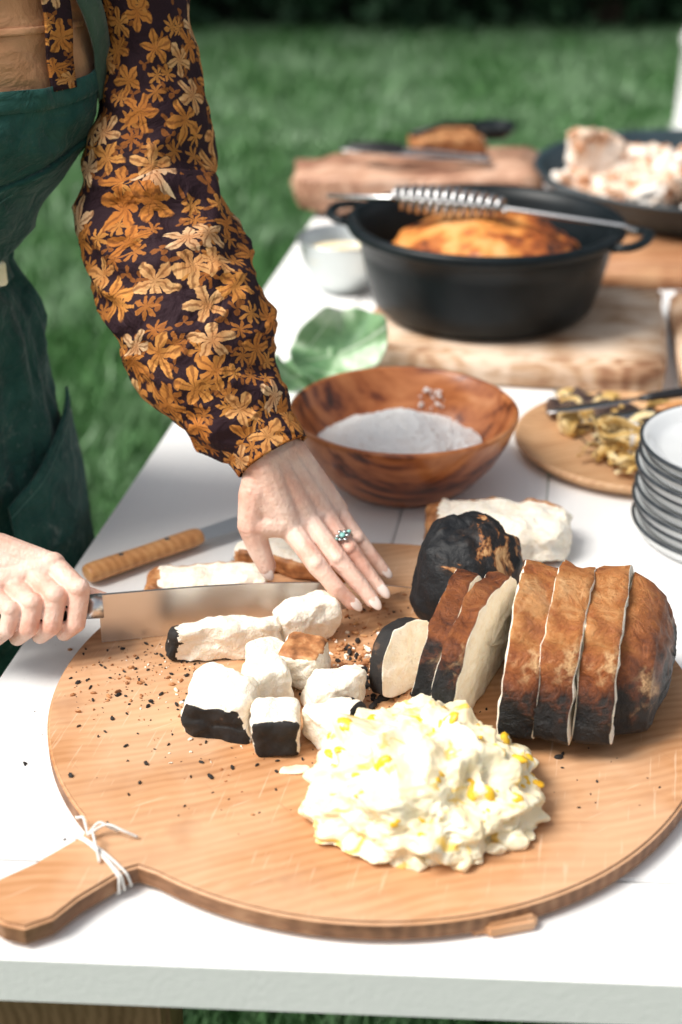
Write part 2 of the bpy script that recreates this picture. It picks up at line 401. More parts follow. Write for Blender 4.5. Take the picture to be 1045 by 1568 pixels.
M_leaf=noise_mat('hedge_leaf',[(.3,(.010,.030,.014)),(.7,(.022,.060,.026))],4,rough=.7,bs=0,spec=.2)
def leaves(c,smin,smax):
    NL=len(c)
    a=np.random.randn(NL,3); a/=np.linalg.norm(a,axis=1)[:,None]
    b2=np.cross(a,np.random.randn(NL,3)); b2/=np.linalg.norm(b2,axis=1)[:,None]
    s=(smin+(smax-smin)*np.random.rand(NL))[:,None]
    return np.stack([c-a*s,c+b2*s*.55,c+a*s,c-b2*s*.55],1)
hd=empty('hedge')
NL=36000
c=np.zeros((NL,3)); c[:,0]=(np.random.rand(NL)-.5)*26
th=np.random.rand(NL)*np.pi
lump=.28*np.sin(c[:,0]*1.9)+.2*np.sin(c[:,0]*4.3+1)
rr=1-.35*np.random.rand(NL)**2
c[:,1]=10.9+(-np.cos(th))*(1.0+lump*.3)*rr
c[:,2]=.1+np.abs(np.sin(th))**.6*(2.7+lump)*rr*np.where(np.abs(np.cos(th))>.85,np.random.rand(NL),1)
tri_mesh('hedge_leaves',leaves(c,.05,.11),M_leaf,4,hd)
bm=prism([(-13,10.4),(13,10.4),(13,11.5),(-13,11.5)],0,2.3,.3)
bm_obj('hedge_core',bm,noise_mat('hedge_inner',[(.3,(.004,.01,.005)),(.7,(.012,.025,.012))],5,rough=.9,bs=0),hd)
M_bark=noise_mat('bark',[(.3,(.05,.035,.025)),(.7,(.14,.10,.075))],12,(1,1,.2),rough=.9,bs=.8,bscale=30,bd=.02)
cl=[];
for k in range(60):
    d=np.random.randn(3); d/=np.linalg.norm(d); r=np.random.rand()**.4
    cen=np.array([d[0]*2.7*r,d[1]*2.5*r,5.0+d[2]*1.8*r]); cl.append(cen+np.random.randn(180,3)*np.array([.38,.38,.3]))
ltree=leaves(np.concatenate(cl),.10,.20)
first=None
for k,(tx,ty) in enumerate([(-8.4,10.4),(-5.0,9.7),(-1.6,10.2),(2.0,9.6),(5.4,10.2)]):
    tr=empty('tree',(tx,ty+1.2,0)); tr.rotation_euler=(0,0,k*1.3)
    p,r_=smoothpath([(0,0,0),(.05,.03,1.2),(-.05,0,2.6),(.05,-.05,4.2),(0,0,6)],[.24,.17,.14,.10,.03],5)
    mk('trunk',*tube(p,r_,14)[:2],M_bark,tr)
    for q in range(6):
        a=q*1.05+k; z0=2.7+.4*q
        p,r_=smoothpath([(0,0,z0),(math.cos(a)*.8,math.sin(a)*.8,z0+.7),(math.cos(a)*1.9,math.sin(a)*1.9,z0+1.2)],[.08,.05,.02],4)
        mk('limb_%d'%(q+1),*tube(p,r_,8)[:2],M_bark,tr)
    if first is None: first=tri_mesh('crown',ltree,M_leaf,4,tr)
    else: link(bpy.data.objects.new('crown',first.data),tr)
po=empty('white_fence_post',(1.675,7.0,0))
mk('post',*lathe([(0,0),(.075,0),(.075,.03),(.055,.05),(.05,.40),(.062,.42),(.062,.45),(.05,.47),(.035,.52),(0,.54)],24),M_white,po)
# ------------------------------------------------------------ table
tb=empty('white_table')
FL=V((-.382,.774));FR=V((.95,.705));D=V((.1663,1.0)).normalized()
BLn=2.58
def tp(s,r):
    p=FL.lerp(FR,s)+D*r; return (p.x,p.y)
bm=prism([tp(0,0),tp(1,0),tp(1,.105),tp(0,.105)],TZ-.046,TZ,.003)
bm_obj('end_board',bm,M_white,tb)
NP=8
for i in range(NP):
    s0=i/NP+(.0005 if i else 0); s1=(i+1)/NP-.0005
    bm=prism([tp(s0,.1064),tp(s1,.1064),tp(s1,BLn),tp(s0,BLn)],TZ-.046,TZ-.0004*(i%2),.0016)
    bm_obj('plank_%d'%(i+1),bm,M_white,tb)
for k,(s,r) in enumerate([(.02,.06),(.80,.06),(.02,2.35),(.80,2.35)]):
    p=FL.lerp(FR,s)+D*r
    bezel_box('trestle_leg_%d'%(k+1),(.21,.06,.70),M_trestle,(p.x+.11,p.y,.352),(0,0,math.radians(-3)),.006,tb)
for k,r in enumerate((.06,2.35)):
    p=FL.lerp(FR,.5)+D*r
    bezel_box('stretcher_%d'%(k+1),(.95,.04,.07),M_trestle,(p.x,p.y,.3),(0,0,math.radians(-3)),.005,tb)
# ------------------------------------------------------------ round board
rb=empty('round_cutting_board')
C=V((.03,1.067)); R=.29
poly=[];ha=math.radians(225); N=140
hw=.031
for i in range(N):
    a=ha+math.asin(hw*1.5/R)+(2*math.pi-2*math.asin(hw*1.5/R))*i/(N-1)
    rr=R*(1+.0035*noise.noise(V((math.cos(a)*2,math.sin(a)*2,3))))
    poly.append((C.x+rr*math.cos(a),C.y+rr*math.sin(a)))
hd_=V((math.cos(ha),math.sin(ha))); hp=V((-hd_.y,hd_.x))
for r,w_ in [(.292,-hw*1.02),(.30,-hw*.92),(.345,-hw*.9),(.380,-hw*1.05),(.395,-hw*.75),(.401,-hw*.2),(.398,hw*.4),(.39,hw*.85),(.37,hw*1.05),(.345,hw*.92),(.30,hw*.92),(.292,hw*1.02)]:
    p=C+hd_*r+hp*w_; poly.append((p.x,p.y))
bm=bmesh.new()
vs=[bm.verts.new((x,y,TZ+.004)) for x,y in poly]; f=bm.faces.new(vs)
r_=bmesh.ops.extrude_face_region(bm,geom=[f])
for e in r_['geom']:
    if isinstance(e,bmesh.types.BMVert): e.co.z=BZ
bmesh.ops.recalc_face_normals(bm,faces=bm.faces)
ed=[e for e in bm.edges if abs(e.verts[0].co.z-e.verts[1].co.z)<1e-5]
bmesh.ops.bevel(bm,geom=ed,offset=.0024,segments=3,affect='EDGES')
bm.normal_update()
for f in bm.faces: f.material_index=1 if abs(f.normal.z)<.7 else 0
bm_obj('board_top',bm,[M_board,M_boardedge],rb)
bezel_box('batten',(.04,.5,.012),M_board,(.045,1.03,TZ+.0062),(0,0,math.radians(16)),.003,rb)
bezel_box('batten_end',(.040,.10,.0125),M_board,(.1135,.836,TZ+.0064),(0,0,math.radians(14)),.003,rb)
M_string=noise_mat('cotton_string',[(.3,(.7,.68,.64)),(.7,(.82,.8,.77))],200,rough=.9,bs=.5,bscale=500)
for k in range(3):
    pts=[]
    for i in range(41):
        a=2*math.pi*i/40
        w_=math.cos(a)*(hw*.97+.002); z=BZ-.009+math.sin(a)*.0125
        w_=max(-hw*1.0,min(hw*1.0,w_*1.15))
        p=C+hd_*(.300+k*.0035+.003*math.sin(a+k))+hp*w_
        pts.append((p.x,p.y,z))
    mk('string_loop_%d'%(k+1),*tube(pts,.0012,8)[:2],M_string,rb)
p0=C+hd_*.300-hp*.02
base=V((p0.x,p0.y,BZ+.004))
for k,(dx,dy) in enumerate([(.02,.006),(.035,.0),(-.012,.02),(.012,-.024)]):
    pts,_=smoothpath([base,base+V((dx*.4,dy*.4+.004,.007)),base+V((dx*.8,dy*.8,.004)),base+V((dx*1.1,dy*1.2,-.002))],[1]*4,5)
    mk('string_end_%d'%(k+1),*tube(pts,.0011,6)[:2],M_string,rb)
# ------------------------------------------------------------ bread helpers
def slice_(name,loc,rotz,hy,hz,th,seed,crust=M_crust,tap=0.0,lean=(0,0),parent=None,flatb=.25,capmat=(1,1),xoff=None,amp=.085):
    n=96; rings=14
    xs=[-.5,-.475,-.3,-.1,.1,.3,.475,.5]; nt_=len(xs)-1
    if xoff is None: xoff=seed*3.3
    vs=[];fs=[];mi=[]
    for i in range(nt_+1):
        x=xs[i]*th
        sc=1+tap*((xs[i]+.5)**(1.7 if tap<-.1 else 1))
        if i in(0,nt_): sc*=.98
        for k in range(n):
            a=2*math.pi*k/n
            y=math.cos(a); z=math.sin(a)
            y=math.copysign(abs(y)**.85,y); z=(z if z>0 else z*flatb)
            zc=hz*(flatb/(1+flatb))
            y,z=y*hy*sc, zc+z*(hz-zc)*sc
            q=V(((x+xoff)*20,y*20,z*20))
            d=1+amp*noise.noise(q)+amp*.4*noise.noise(q*3)+.018*noise.noise(q*9)
            xx=x
            if i in (0,1,nt_-1,nt_): xx=x+.0022*noise.noise(V((y*70,z*70,seed*2+(i>3)*7)))
            vs.append([xx,y*d,z*d])
    for i in range(nt_):
        edge=(i==0 and capmat[0]) or (i==nt_-1 and capmat[1])
        for k in range(n):
            k2=(k+1)%n
            fs.append((i*n+k,i*n+k2,(i+1)*n+k2,(i+1)*n+k)); mi.append(1 if edge else 0)
    for side in (0,1):
        b0=0 if side==0 else nt_*n
        ring0=[vs[b0+k] for k in range(n)]
        cy=0; cz=hz*.45
        prev=list(range(b0,b0+n))
        for r in range(1,rings):
            f_=1-r/rings; cur=[]
            for k in range(n):
                p=ring0[k]
                y=cy+(p[1]-cy)*f_; z=cz+(p[2]-cz)*f_
                q=V((y*60,z*60,seed*5+side*9))
                x=p[0]+(.0024*noise.noise(q)+.0014*noise.noise(q*3))
                if not capmat[side]: x+=(1 if side else -1)*.012*(1-f_*f_)
                cur.append(len(vs)); vs.append([x,y,z])
            for k in range(n):
                k2=(k+1)%n
                q4=(prev[k],prev[k2],cur[k2],cur[k])
                fs.append(q4[::-1] if side==0 else q4); mi.append(capmat[side])
            prev=cur
        vs.append([vs[prev[0]][0],cy,cz]); c_=len(vs)-1
        for k in range(n):
            k2=(k+1)%n
            fs.append((prev[k2],prev[k],c_) if side==0 else (prev[k],prev[k2],c_)); mi.append(capmat[side])
    return mk(name,vs,fs,[crust,M_crumb],parent,True,mi,loc=loc,rot=(lean[0],lean[1],rotz))
def chunk(name,loc,size,rotz,crusts,seed,cm=M_darkcrust,parent=None,rough=1.0,tilt=(0,0),crumb=M_crumb,thk=.86,cuts=26,sharp=6,skew=.20,pits=.7):
    rs=random.Random(seed)
    cor={(a,b_,c_):V((rs.uniform(-1,1),rs.uniform(-1,1),rs.uniform(-1,1)))*skew for a in(0,1) for b_ in(0,1) for c_ in(0,1)}
    bm=bmesh.new(); bmesh.ops.create_cube(bm,size=2)
    bmesh.ops.subdivide_edges(bm,edges=bm.edges,cuts=cuts,use_grid_fill=True)
    for f in bm.faces:
        cc=f.calc_center_median()
        f.material_index=0
        for ax in crusts:
            s=1 if ax[0]=='+' else -1; i='xyz'.index(ax[1])
            jit=.12*noise.noise(V(cc)*3+V((seed,0,0)))
            if s*cc[i]>thk+jit: f.material_index=1
    sx,sy,sz=[s/2 for s in size]
    for v in bm.verts:
        p=v.co.copy()
        m4=(abs(p.x)**sharp+abs(p.y)**sharp+abs(p.z)**sharp)**(1/sharp)
        oc=p.copy()
        p=p/m4 if m4>1 else p
        tx,ty,tz=[(q_+1)/2 for q_ in p]
        o_=V((0,0,0))
        for (a,b_,c_),w_ in cor.items():
            o_+=w_*((tx if a else 1-tx)*(ty if b_ else 1-ty)*(tz if c_ else 1-tz))
        if p.z<0: o_.z*=.3
        p=p+o_
        q=V((p.x*sx,p.y*sy,p.z*sz))
        nn=V(q)*45+V((seed*7.1,seed*3,0))
        d=(noise.noise_vector(nn)*.0034+noise.noise_vector(nn*2.6)*.0014+noise.noise_vector(nn*6)*.0004)*rough
        crusty=False
        for ax in crusts:
            s=1 if ax[0]=='+' else -1; i='xyz'.index(ax[1])
            if s*oc[i]>.9: crusty=True
        if pits and not crusty:
            dv=noise.voronoi(V(q)*(120+40*noise.noise(q*60))+V((seed,0,0)))[0][0]
            d-=q.normalized()*max(0,.42-dv)*.0034*pits
        v.co=q+d
    return bm_obj(name,bm,[crumb,cm],parent,True,(loc[0],loc[1],loc[2]+size[2]/2),(tilt[0],tilt[1],rotz))
# sliced loaf
lf=empty('sliced_bread_loaf')
ax=V((math.cos(math.radians(-12)),math.sin(math.radians(-12))))
c0=V((.166,1.068))
sz=[(.099,.114),(.102,.118),(.098,.115),(.090,.108)]
rz=[-13,-15.5,-14.5,-18]
for i in range(4):
    p=c0+ax*(.0343*i)
    slice_('slice_%d'%(i+1),(p.x,p.y+.004*i,BZ+.001),math.radians(rz[i]),sz[i][0],sz[i][1],.0312,i*1.7+1,M_crust,(-.01 if i<3 else -.18),(0,math.radians(2.0-1.3*i)),lf,capmat=(1,1 if i<3 else 0),xoff=i*.034)
slice_('slice_5',(.095,1.090,BZ+.001),math.radians(-19),.086,.098,.021,11,M_crust2,0,(0,math.radians(5)),lf)
slice_('slice_6',(.122,1.078,BZ+.001),math.radians(-25),.092,.104,.020,12,M_crust2,0,(0,math.radians(2)),lf)
slice_('bread_slice',(.062,1.083,BZ),math.radians(-42),.042,.064,.016,15,M_darkcrust,0,(0,math.radians(-10)),None)
n=64;m_=52;vs=[];fs=[]
for j in range(m_+1):
    ph=math.pi*j/m_
    for i in range(n):
        th_=2*math.pi*i/n
        x=math.sin(ph)*math.cos(th_); y=math.sin(ph)*math.sin(th_); z=math.cos(ph)
        x=math.copysign(abs(x)**.75,x)*.049; y=math.copysign(abs(y)**.85,y)*.060; z=(z if z>0 else z*.6)
        z=math.copysign(abs(z)**.8,z)*.062+.040
        q=V((x,y,z))*26
        d=1+.09*noise.noise(q)+.045*noise.noise(q*2.7)+.02*noise.noise(q*7)
        vs.append((x*d,y*d,max(0,z*d)))
for j in range(m_):
    for i in range(n):
        k=(i+1)%n; fs.append((j*n+i,(j+1)*n+i,(j+1)*n+k,j*n+k))
mk('charred_bread_end',vs,fs,M_char,None,loc=(.122,1.200,BZ),rot=(0,0,math.radians(-25)))
chunk('bread_loaf_half',(.172,1.385,TZ+.001),(.155,.085,.046),math.radians(-5),['-z','-x','+y'],21,M_goldpiece,rough=1.6,sharp=5,cuts=40,skew=.1)
chunk('bread_slice',(-.138,1.256,BZ),(.115,.045,.020),math.radians(4),['+y','-x'],31,M_goldpiece,skew=.1)
chunk('bread_slice',(-.045,1.300,BZ),(.13,.05,.022),math.radians(-20),['+y','-y'],33,M_goldpiece,skew=.1)
chunk('bread_slice',(-.110,1.134,BZ),(.110,.026,.036),math.radians(8),['-x','-z'],35,M_darkcrust,thk=.93,cuts=40,rough=1.3,skew=.12)
chunk('bread_slice',(-.034,1.160,BZ),(.056,.032,.040),math.radians(28),[],36,M_goldpiece,rough=1.4)
# cubes
chunk('bread_cube',(-.104,1.022,BZ),(.060,.054,.042),math.radians(-16),['-z','-y'],41,M_darkcrust,tilt=(math.radians(14),0),rough=1.3,thk=.9,skew=.26)
chunk('bread_cube',(-.055,.993,BZ),(.040,.042,.038),math.radians(5),['-y'],42,M_darkcrust,tilt=(math.radians(6),0),skew=.16)
chunk('bread_cube',(-.064,1.048,BZ),(.040,.040,.042),math.radians(24),[],43,skew=.25)
chunk('bread_cube',(-.032,1.090,BZ),(.042,.038,.040),math.radians(-15),['+z'],44,M_goldpiece)
chunk('bread_cube',(-.004,1.052,BZ),(.056,.042,.034),math.radians(18),[],45,rough=1.5,skew=.3,sharp=4)
chunk('bread_cube',(-.004,.999,BZ),(.050,.042,.034),math.radians(35),['+x','-y'],46,M_darkcrust,rough=1.4,skew=.28,sharp=5)
chunk('bread_cube',(-.064,1.090,BZ),(.036,.036,.038),math.radians(40),[],47,skew=.28,sharp=5)
def crumbs(name,spots,mat,seed):
    rnd=random.Random(seed); bm=bmesh.new()
    for (cx,cy,sx,sy,n_,s0,s1) in spots:
        for k in range(n_):
            x=rnd.gauss(cx,sx); y=rnd.gauss(cy,sy)
            dd=(V((x,y))-C).length
            if R-.006<dd<R+.006: continue
            s=s0+(s1-s0)*rnd.random()**2.6
            M=Matrix.Translation((x,y,(BZ if dd<R else TZ)+s*.35))@Matrix.Rotation(rnd.random()*6,4,'Z')@Matrix.Rotation(rnd.random()*3,4,'X')@Matrix.Diagonal((s*rnd.uniform(.8,1.5),s*rnd.uniform(.5,.9),s*.5,1))
            bmesh.ops.create_icosphere(bm,subdivisions=1,radius=1,matrix=M)
    for v in bm.verts: v.co+=noise.noise_vector(v.co*900)*.0005
    return bm_obj(name,bm,mat)
crumbs('burnt_crumbs',[(-.19,1.08,.035,.035,100,.0005,.0034),(-.16,1.13,.03,.02,60,.0005,.0026),(.03,1.10,.025,.03,190,.0008,.0058),(-.13,.96,.06,.05,30,.0006,.0034),(0,1.1,.12,.12,120,.0005,.0024),(.2,.93,.06,.04,16,.0006,.002),(.28,1.28,.1,.06,7,.001,.003),(-.08,.985,.05,.02,40,.0006,.0034),(.13,.965,.05,.02,30,.0008,.004),(.07,1.03,.03,.02,50,.0008,.004)],M_darkcrust,3)
crumbs('bread_crumbs',[(.02,1.12,.03,.03,110,.001,.004),(-.08,1.05,.05,.05,60,.0008,.003),(-.15,1.10,.04,.03,25,.0008,.002),(-.12,1.2,.06,.02,30,.0008,.003)],M_crumb,5)
crumbs('toasted_crumbs',[(-.19,1.09,.035,.035,110,.0007,.0032),(.02,1.13,.03,.03,150,.001,.0045),(.03,1.2,.03,.03,50,.001,.003),(-.06,1.02,.06,.05,60,.0008,.0024),(.05,1.05,.03,.03,50,.0008,.003)],M_goldpiece,6)
# ------------------------------------------------------------ mound of corn butter
bm=bmesh.new(); bmesh.ops.create_icosphere(bm,subdivisions=7,radius=1)
for v in bm.verts:
    p=v.co.normalized()
    q=p*1.7+V((4,2,8))
    d=.88+.20*noise.noise(q)+.14*noise.noise(q*2.3)
    rid=1-abs(noise.noise(p*3.4+V((1,5,2))))*2
    d+=.075*rid+.055*noise.noise(p*7)+.022*(1-abs(noise.noise(p*13))*2)+.010*noise.noise(p*30)
    x=p.x*d*.094; y=p.y*d*.087; z=p.z
    z=(z if z>0 else z*.15)*d*.068
    z*=1+.1*p.y-.12*p.x
    v.co=V((x,y,z))
mo=bm_obj('butter_mound',bm,[M_mash],None,True,(.068,.918,BZ+.006))
bpy.context.view_layer.update()
rnd=random.Random(11)
bk=bmesh.new(); bb=bmesh.new()
def mound_hit(x,y):
    ok,loc,nr,_=mo.ray_cast(V((x,y,.3)),V((0,0,-1)))
    return (loc,nr) if ok else (None,None)
cnt=0
while cnt<44:
    a=rnd.random()*6.28; r_=math.sqrt(rnd.random())
    x=.09*r_*math.cos(a); y=.082*r_*math.sin(a)
    if y>.04: continue
    l,nr=mound_hit(x,y)
    if l is None: continue
    cnt+=1
    s=.0034+.0042*rnd.random()
    M=Matrix.Translation(l-nr*s*.34)@nr.to_track_quat('Z','Y').to_matrix().to_4x4()@Matrix.Rotation(rnd.random()*6,4,'Z')@Matrix.Diagonal((s*1.25,s*.8,s*.42,1))
    bmesh.ops.create_icosphere(bk,subdivisions=2,radius=1,matrix=M)
for v in bk.verts: v.co+=noise.noise_vector(v.co*200)*.0014
bm_obj('corn_kernels',bk,M_kernel,mo,True)
for k in range(46):
    a=rnd.random()*6.28; r_=1.0+.06*rnd.random()
    x=.081*r_*math.cos(a); y=.076*r_*math.sin(a)
    s=.0035+.007*rnd.random()**2
    M=Matrix.Translation((x,y,s*.4-.005))@Matrix.Rotation(rnd.random()*6,4,'Z')@Matrix.Rotation(rnd.random()*3,4,'X')@Matrix.Diagonal((s*1.7,s,s*.8,1))
    bmesh.ops.create_icosphere(bb,subdivisions=3,radius=1,matrix=M)
for v in bb.verts: v.co+=noise.noise_vector(v.co*150)*.003
bm_obj('butter_clumps',bb,M_mash,mo,True)
bs_=bmesh.new(); ball(bs_,(0,0,0),(.013,.006,.0015))
for v in bs_.verts: v.co+=noise.noise_vector(v.co*150)*.0018
bm_obj('butter_smear',bs_,M_mash,None,True,(-.038,.955,BZ+.001),(0,0,.2))
# ------------------------------------------------------------ wooden bowl with salt
bo=empty('wooden_bowl',(.074,1.55,TZ))
mk('bowl_body',*lathe([(0,.002),(.058,.0),(.072,.002),(.092,.018),(.112,.042),(.127,.07),(.135,.092),(.1355,.0965),(.132,.099),(.128,.0965),(.119,.072),(.102,.045),(.078,.026),(.05,.017),(0,.014)],96),M_bowl,bo)
vs=[];fs=[];n=110;m_=70
for j in range(m_+1):
    r=.102*j/m_
    for i in range(n):
        a=2*math.pi*i/n
        q=V((r*math.cos(a),r*math.sin(a),0))
        z=.049+.034*math.cos(min(1,r/.102)*1.57)**1.2+.006*noise.noise(q*28)+.0028*noise.noise(q*110)+.0018*noise.noise(q*330)
        vs.append((q.x-.005,q.y+.0,z))
for j in range(m_):
    for i in range(n):
        k=(i+1)%n; fs.append((j*n+i,(j+1)*n+i,(j+1)*n+k,j*n+k))
mk('salt_fill',vs,fs,M_salt,bo)
bmc=bmesh.new(); rn=random.Random(4)
for k in range(240):
    if k<26:
        a=rn.gauss(1.15,.12); t_=rn.random(); r=.106+.012*t_; z=.052+.026*t_; s=.0005+.0022*rn.random()**2
    else:
        a=rn.random()*6.28; r=.098*math.sqrt(rn.random()); z=.050+.034*math.cos(r/.102*1.57)**1.2; s=.0006+.0016*rn.random()**2
    M=Matrix.Translation((r*math.cos(a)-.004,r*math.sin(a),z))@Matrix.Rotation(rn.random()*6,4,'Z')@Matrix.Rotation(rn.random()*3,4,'X')@Matrix.Diagonal((1.3,1,.6,1))
    bmesh.ops.create_cube(bmc,size=s*1.7,matrix=M)
bm_obj('salt_flecks',bmc,M_salt,bo)
# ------------------------------------------------------------ butcher block and dutch oven
bezel_box('butcher_block',(.43,.34,.05),M_block,(.262,2.02,TZ+.0255),(0,0,math.radians(-11)),.007,None,.006)
bezel_box('butcher_block',(.30,.32,.048),M_block,(.640,1.965,TZ+.0245),(0,0,math.radians(-9)),.008,None,.004)
ov=empty('dutch_oven',(.212,2.045,TZ+.052))
prof=[(0,0),(.135,0),(.15,.004),(.163,.016),(.172,.045),(.182,.09),(.188,.118),(.200,.122),(.204,.128),(.203,.136),(.196,.139),(.187,.136),(.180,.12),(.172,.08),(.160,.03),(.14,.014),(0,.012)]
mk('pot',*lathe(prof,110),M_iron,ov)
for k,a0 in enumerate((160,-20)):
    a0=math.radians(a0); pts=[]
    d=V((math.cos(a0),math.sin(a0),0)); pr=V((-d.y,d.x,0))
    for t_ in range(17):
        s=-1+2*t_/16
        pts.append(d*(.194+.042*math.sqrt(max(0,1-abs(s)**2.6)))+pr*(s*.052)+V((0,0,.126+.006*(1-s*s))))
    mk('handle_%d'%(k+1),*tube(pts,[.0085]*17,12,flat=.7)[:2],M_iron,ov)
M_roast=noise_mat('roasted_golden_skin',[(.36,(.02,.010,.008)),(.44,(.36,.09,.02)),(.51,(.70,.27,.06)),(.65,(.84,.48,.20))],13,rough=.4,bs=.5,bscale=60,bd=.004)
bm=bmesh.new(); bmesh.ops.create_icosphere(bm,subdivisions=5,radius=1)
for v in bm.verts:
    p=v.co.normalized(); d=1+.09*noise.noise(p*2.2)+.04*noise.noise(p*6)
    v.co=V((p.x*.138*d,p.y*.13*d,.080+p.z*.060*d))
bm_obj('roast_loaf',bm,M_roast,ov,True)
A=V((-.02,2.105,.953)); B=V((.397,1.965,.948)); dr=(B-A)
lt=empty('coil_handle_lifter')
s0=A.lerp(B,.24); s1=A.lerp(B,.62)
T=dr.normalized(); U_=V((0,0,1)); W_=T.cross(U_).normalized(); U_=W_.cross(T)
pts=[]; turns=13
for i in range(turns*16+1):
    t_=i/(turns*16); a=2*math.pi*turns*t_
    rr_=.021*math.sin(math.pi*min(1,.12+t_*.80))**.5
    pts.append(s0.lerp(s1,t_)+(U_*math.sin(a)+W_*math.cos(a))*rr_+V((0,0,.012)))
mk('coil',*tube(pts,.0034,8)[:2],M_steel,lt)
mk('rod',*tube([A+V((0,0,.004)),s0+V((0,0,.01)),s1+V((0,0,.01)),B+V((0,0,.002)),B+T*.02-V((0,0,.004))],[.003,.0045,.0045,.0042,.003],10)[:2],M_steel,lt)
M_enamel,nt,b=newmat('brushed_metal_bowl',.35,0,.5,.85); b.inputs['Base Color'].default_value=(.62,.66,.66,1)
bump(nt,b,noi(nt,coords(nt,(1,1,12)),60,3),.15,.0006)
eb=empty('metal_bowl',(.005,2.30,TZ))
mk('bowl_shell',*lathe([(0,.001),(.038,0),(.04,.006),(.055,.02),(.068,.05),(.074,.082),(.079,.086),(.077,.089),(.071,.084),(.063,.05),(.05,.022),(0,.012)],64),M_enamel,eb)
mk('butter_fill',*lathe([(.066,.060),(.05,.066),(.02,.070),(0,.071)],48,jit=.1),M_mash,eb)
# broad leaf
m,nt,b=newmat('broad_green_leaf',.45,0); v=coords(nt)
s_=nd(nt,'ShaderNodeSeparateXYZ',{'Vector':v})
ang_=mt(nt,'ARCTAN2',s_.outputs['Y'],mt(nt,'ADD',s_.outputs['X'],.07))
vein=mt(nt,'POWER',mt(nt,'ABSOLUTE',mt(nt,'SINE',mt(nt,'MULTIPLY',ang_,6))),.35)
col=ramp(nt,noi(nt,v,16,4),[(.38,(.10,.22,.10)),(.52,(.20,.36,.18)),(.62,(.46,.60,.42)),(.7,(.75,.80,.74))])
col=mixc(nt,ramp(nt,vein,[(.25,(.9,.9,.9)),(.5,(0,0,0))]),col,(.60,.70,.56))
nt.links.new(col,b.inputs['Base Color']); M_cab=m
def leaf(name,loc,rot,r0,cup,seed,parent,mat):
    n=72;m_=20;vs=[];fs=[]
    for j in range(m_+1):
        t_=j/m_
        for i in range(n):
            a=2*math.pi*i/n
            r=r0*t_*(1+.07*math.sin(2*a+seed))
            z=cup*t_**2+t_**3*(.010*math.sin(4*a+seed)+.005*math.sin(9*a))
            vs.append((r*math.cos(a),r*math.sin(a)*.85,z))
    for j in range(m_):
        for i in range(n):
            k=(i+1)%n; fs.append((j*n+i,(j+1)*n+i,(j+1)*n+k,j*n+k))
    o=mk(name,vs,fs,mat,parent,loc=loc,rot=rot); s=o.modifiers.new('t','SOLIDIFY'); s.thickness=.0012
    return o
cb=empty('cabbage_leaf')
leaf('leaf_blade',(-.004,1.855,TZ+.052),(math.radians(46),math.radians(-14),.3),.066,.030,1,cb,M_cab)
leaf('outer_leaf',(-.030,1.80,TZ+.020),(math.radians(12),math.radians(8),.6),.070,.024,4,cb,M_cab)
nb=empty('linen_napkin')
vs=[];fs=[]
for j in range(31):
    for i in range(31):
        x=-.055+.11*i/30; y=-.06+.12*j/30
        vs.append((x,y,.022+.012*noise.noise(V((x*30,y*30,2)))+.008*math.sin(x*90+y*40)))
for j in range(30):
    for i in range(30): a=j*31+i; fs.append((a,a+1,a+32,a+31))
M_linen,_,_,_=cloth('white_linen',(.78,.78,.77),(.84,.84,.83))
mk('napkin_cloth',vs,fs,M_linen,nb,loc=(-.050,1.90,TZ),rot=(0,0,.4))
# ------------------------------------------------------------ far items
M_log=wood_mat('live_edge_wood',[(.46,(.09,.035,.022)),(.57,(.28,.13,.08)),(.67,(.50,.28,.18)),(.80,(.70,.48,.36))],math.radians(85),26,(1,.12,1),.6,.3,.6)
bm=bmesh.new(); bmesh.ops.create_cube(bm,size=1)
bmesh.ops.scale(bm,vec=(.50,.22,.085),verts=bm.verts)
bmesh.ops.subdivide_edges(bm,edges=bm.edges,cuts=18,use_grid_fill=True)
for v in bm.verts:
    x,y,z=v.co
    e=(abs(x)/.25)**6
    y*=(1-.25*e)*(1+.12*noise.noise(V((x*9,0,3)))); x*=1-.06*(abs(y)/.11)**2-.03*(abs(z)/.037)
    z=z*(1-.35*(abs(y)/.11)**4)*(1-.2*e)
    v.co=V((x,y,z))+noise.noise_vector(V((x,y,z))*20)*.012
bm_obj('live_edge_board',bm,M_log,None,True,(.150,2.83,TZ+.046),(0,0,math.radians(2)))
bezel_box('live_edge_board',(.42,.14,.05),M_log,(.22,3.05,TZ+.027),(0,0,math.radians(6)),.01,None,.008)
chunk('bread_heel',(.215,2.92,TZ+.082),(.14,.10,.045),.3,['+z','-x','-y'],61,M_goldpiece)
tg=empty('tongs')
for k,s in enumerate((-1,1)):
    pts,rd=smoothpath([(.0,2.79+.004*s,TZ+.122),(.08,2.785+.016*s,TZ+.120),(.17,2.79+.024*s,TZ+.114),(.25,2.80+.016*s,TZ+.104),(.29,2.80+.010*s,TZ+.102)],[.009,.012,.011,.010,.014],5)
    mk('arm_%d'%(k+1),*tube(pts,rd,12,flat=.35)[:2],M_steel,tg)
    pts,rd=smoothpath([(.015,2.79+.006*s,TZ+.128),(.07,2.785+.016*s,TZ+.126),(.12,2.787+.020*s,TZ+.122)],[.010,.014,.011],5)
    mk('grip_%d'%(k+1),*tube(pts,rd,12,flat=.6)[:2],M_black,tg)
ld=empty('black_ladle',(.31,2.93,TZ+.11))
mk('ladle_bowl',*lathe([(0,0),(.025,.004),(.042,.02),(.046,.032),(.043,.032),(.036,.018),(0,.006)],40),M_iron,ld)
mk('ladle_handle',*tube([(-.04,0,.03),(-.1,-.02,.035),(-.17,-.05,.02)],[.006,.005,.006],10)[:2],M_black,ld)
bezel_box('serving_board',(.85,.72,.036),M_brown,(.865,2.60,TZ+.0185),(0,0,math.radians(-9)),.008,None,.003)
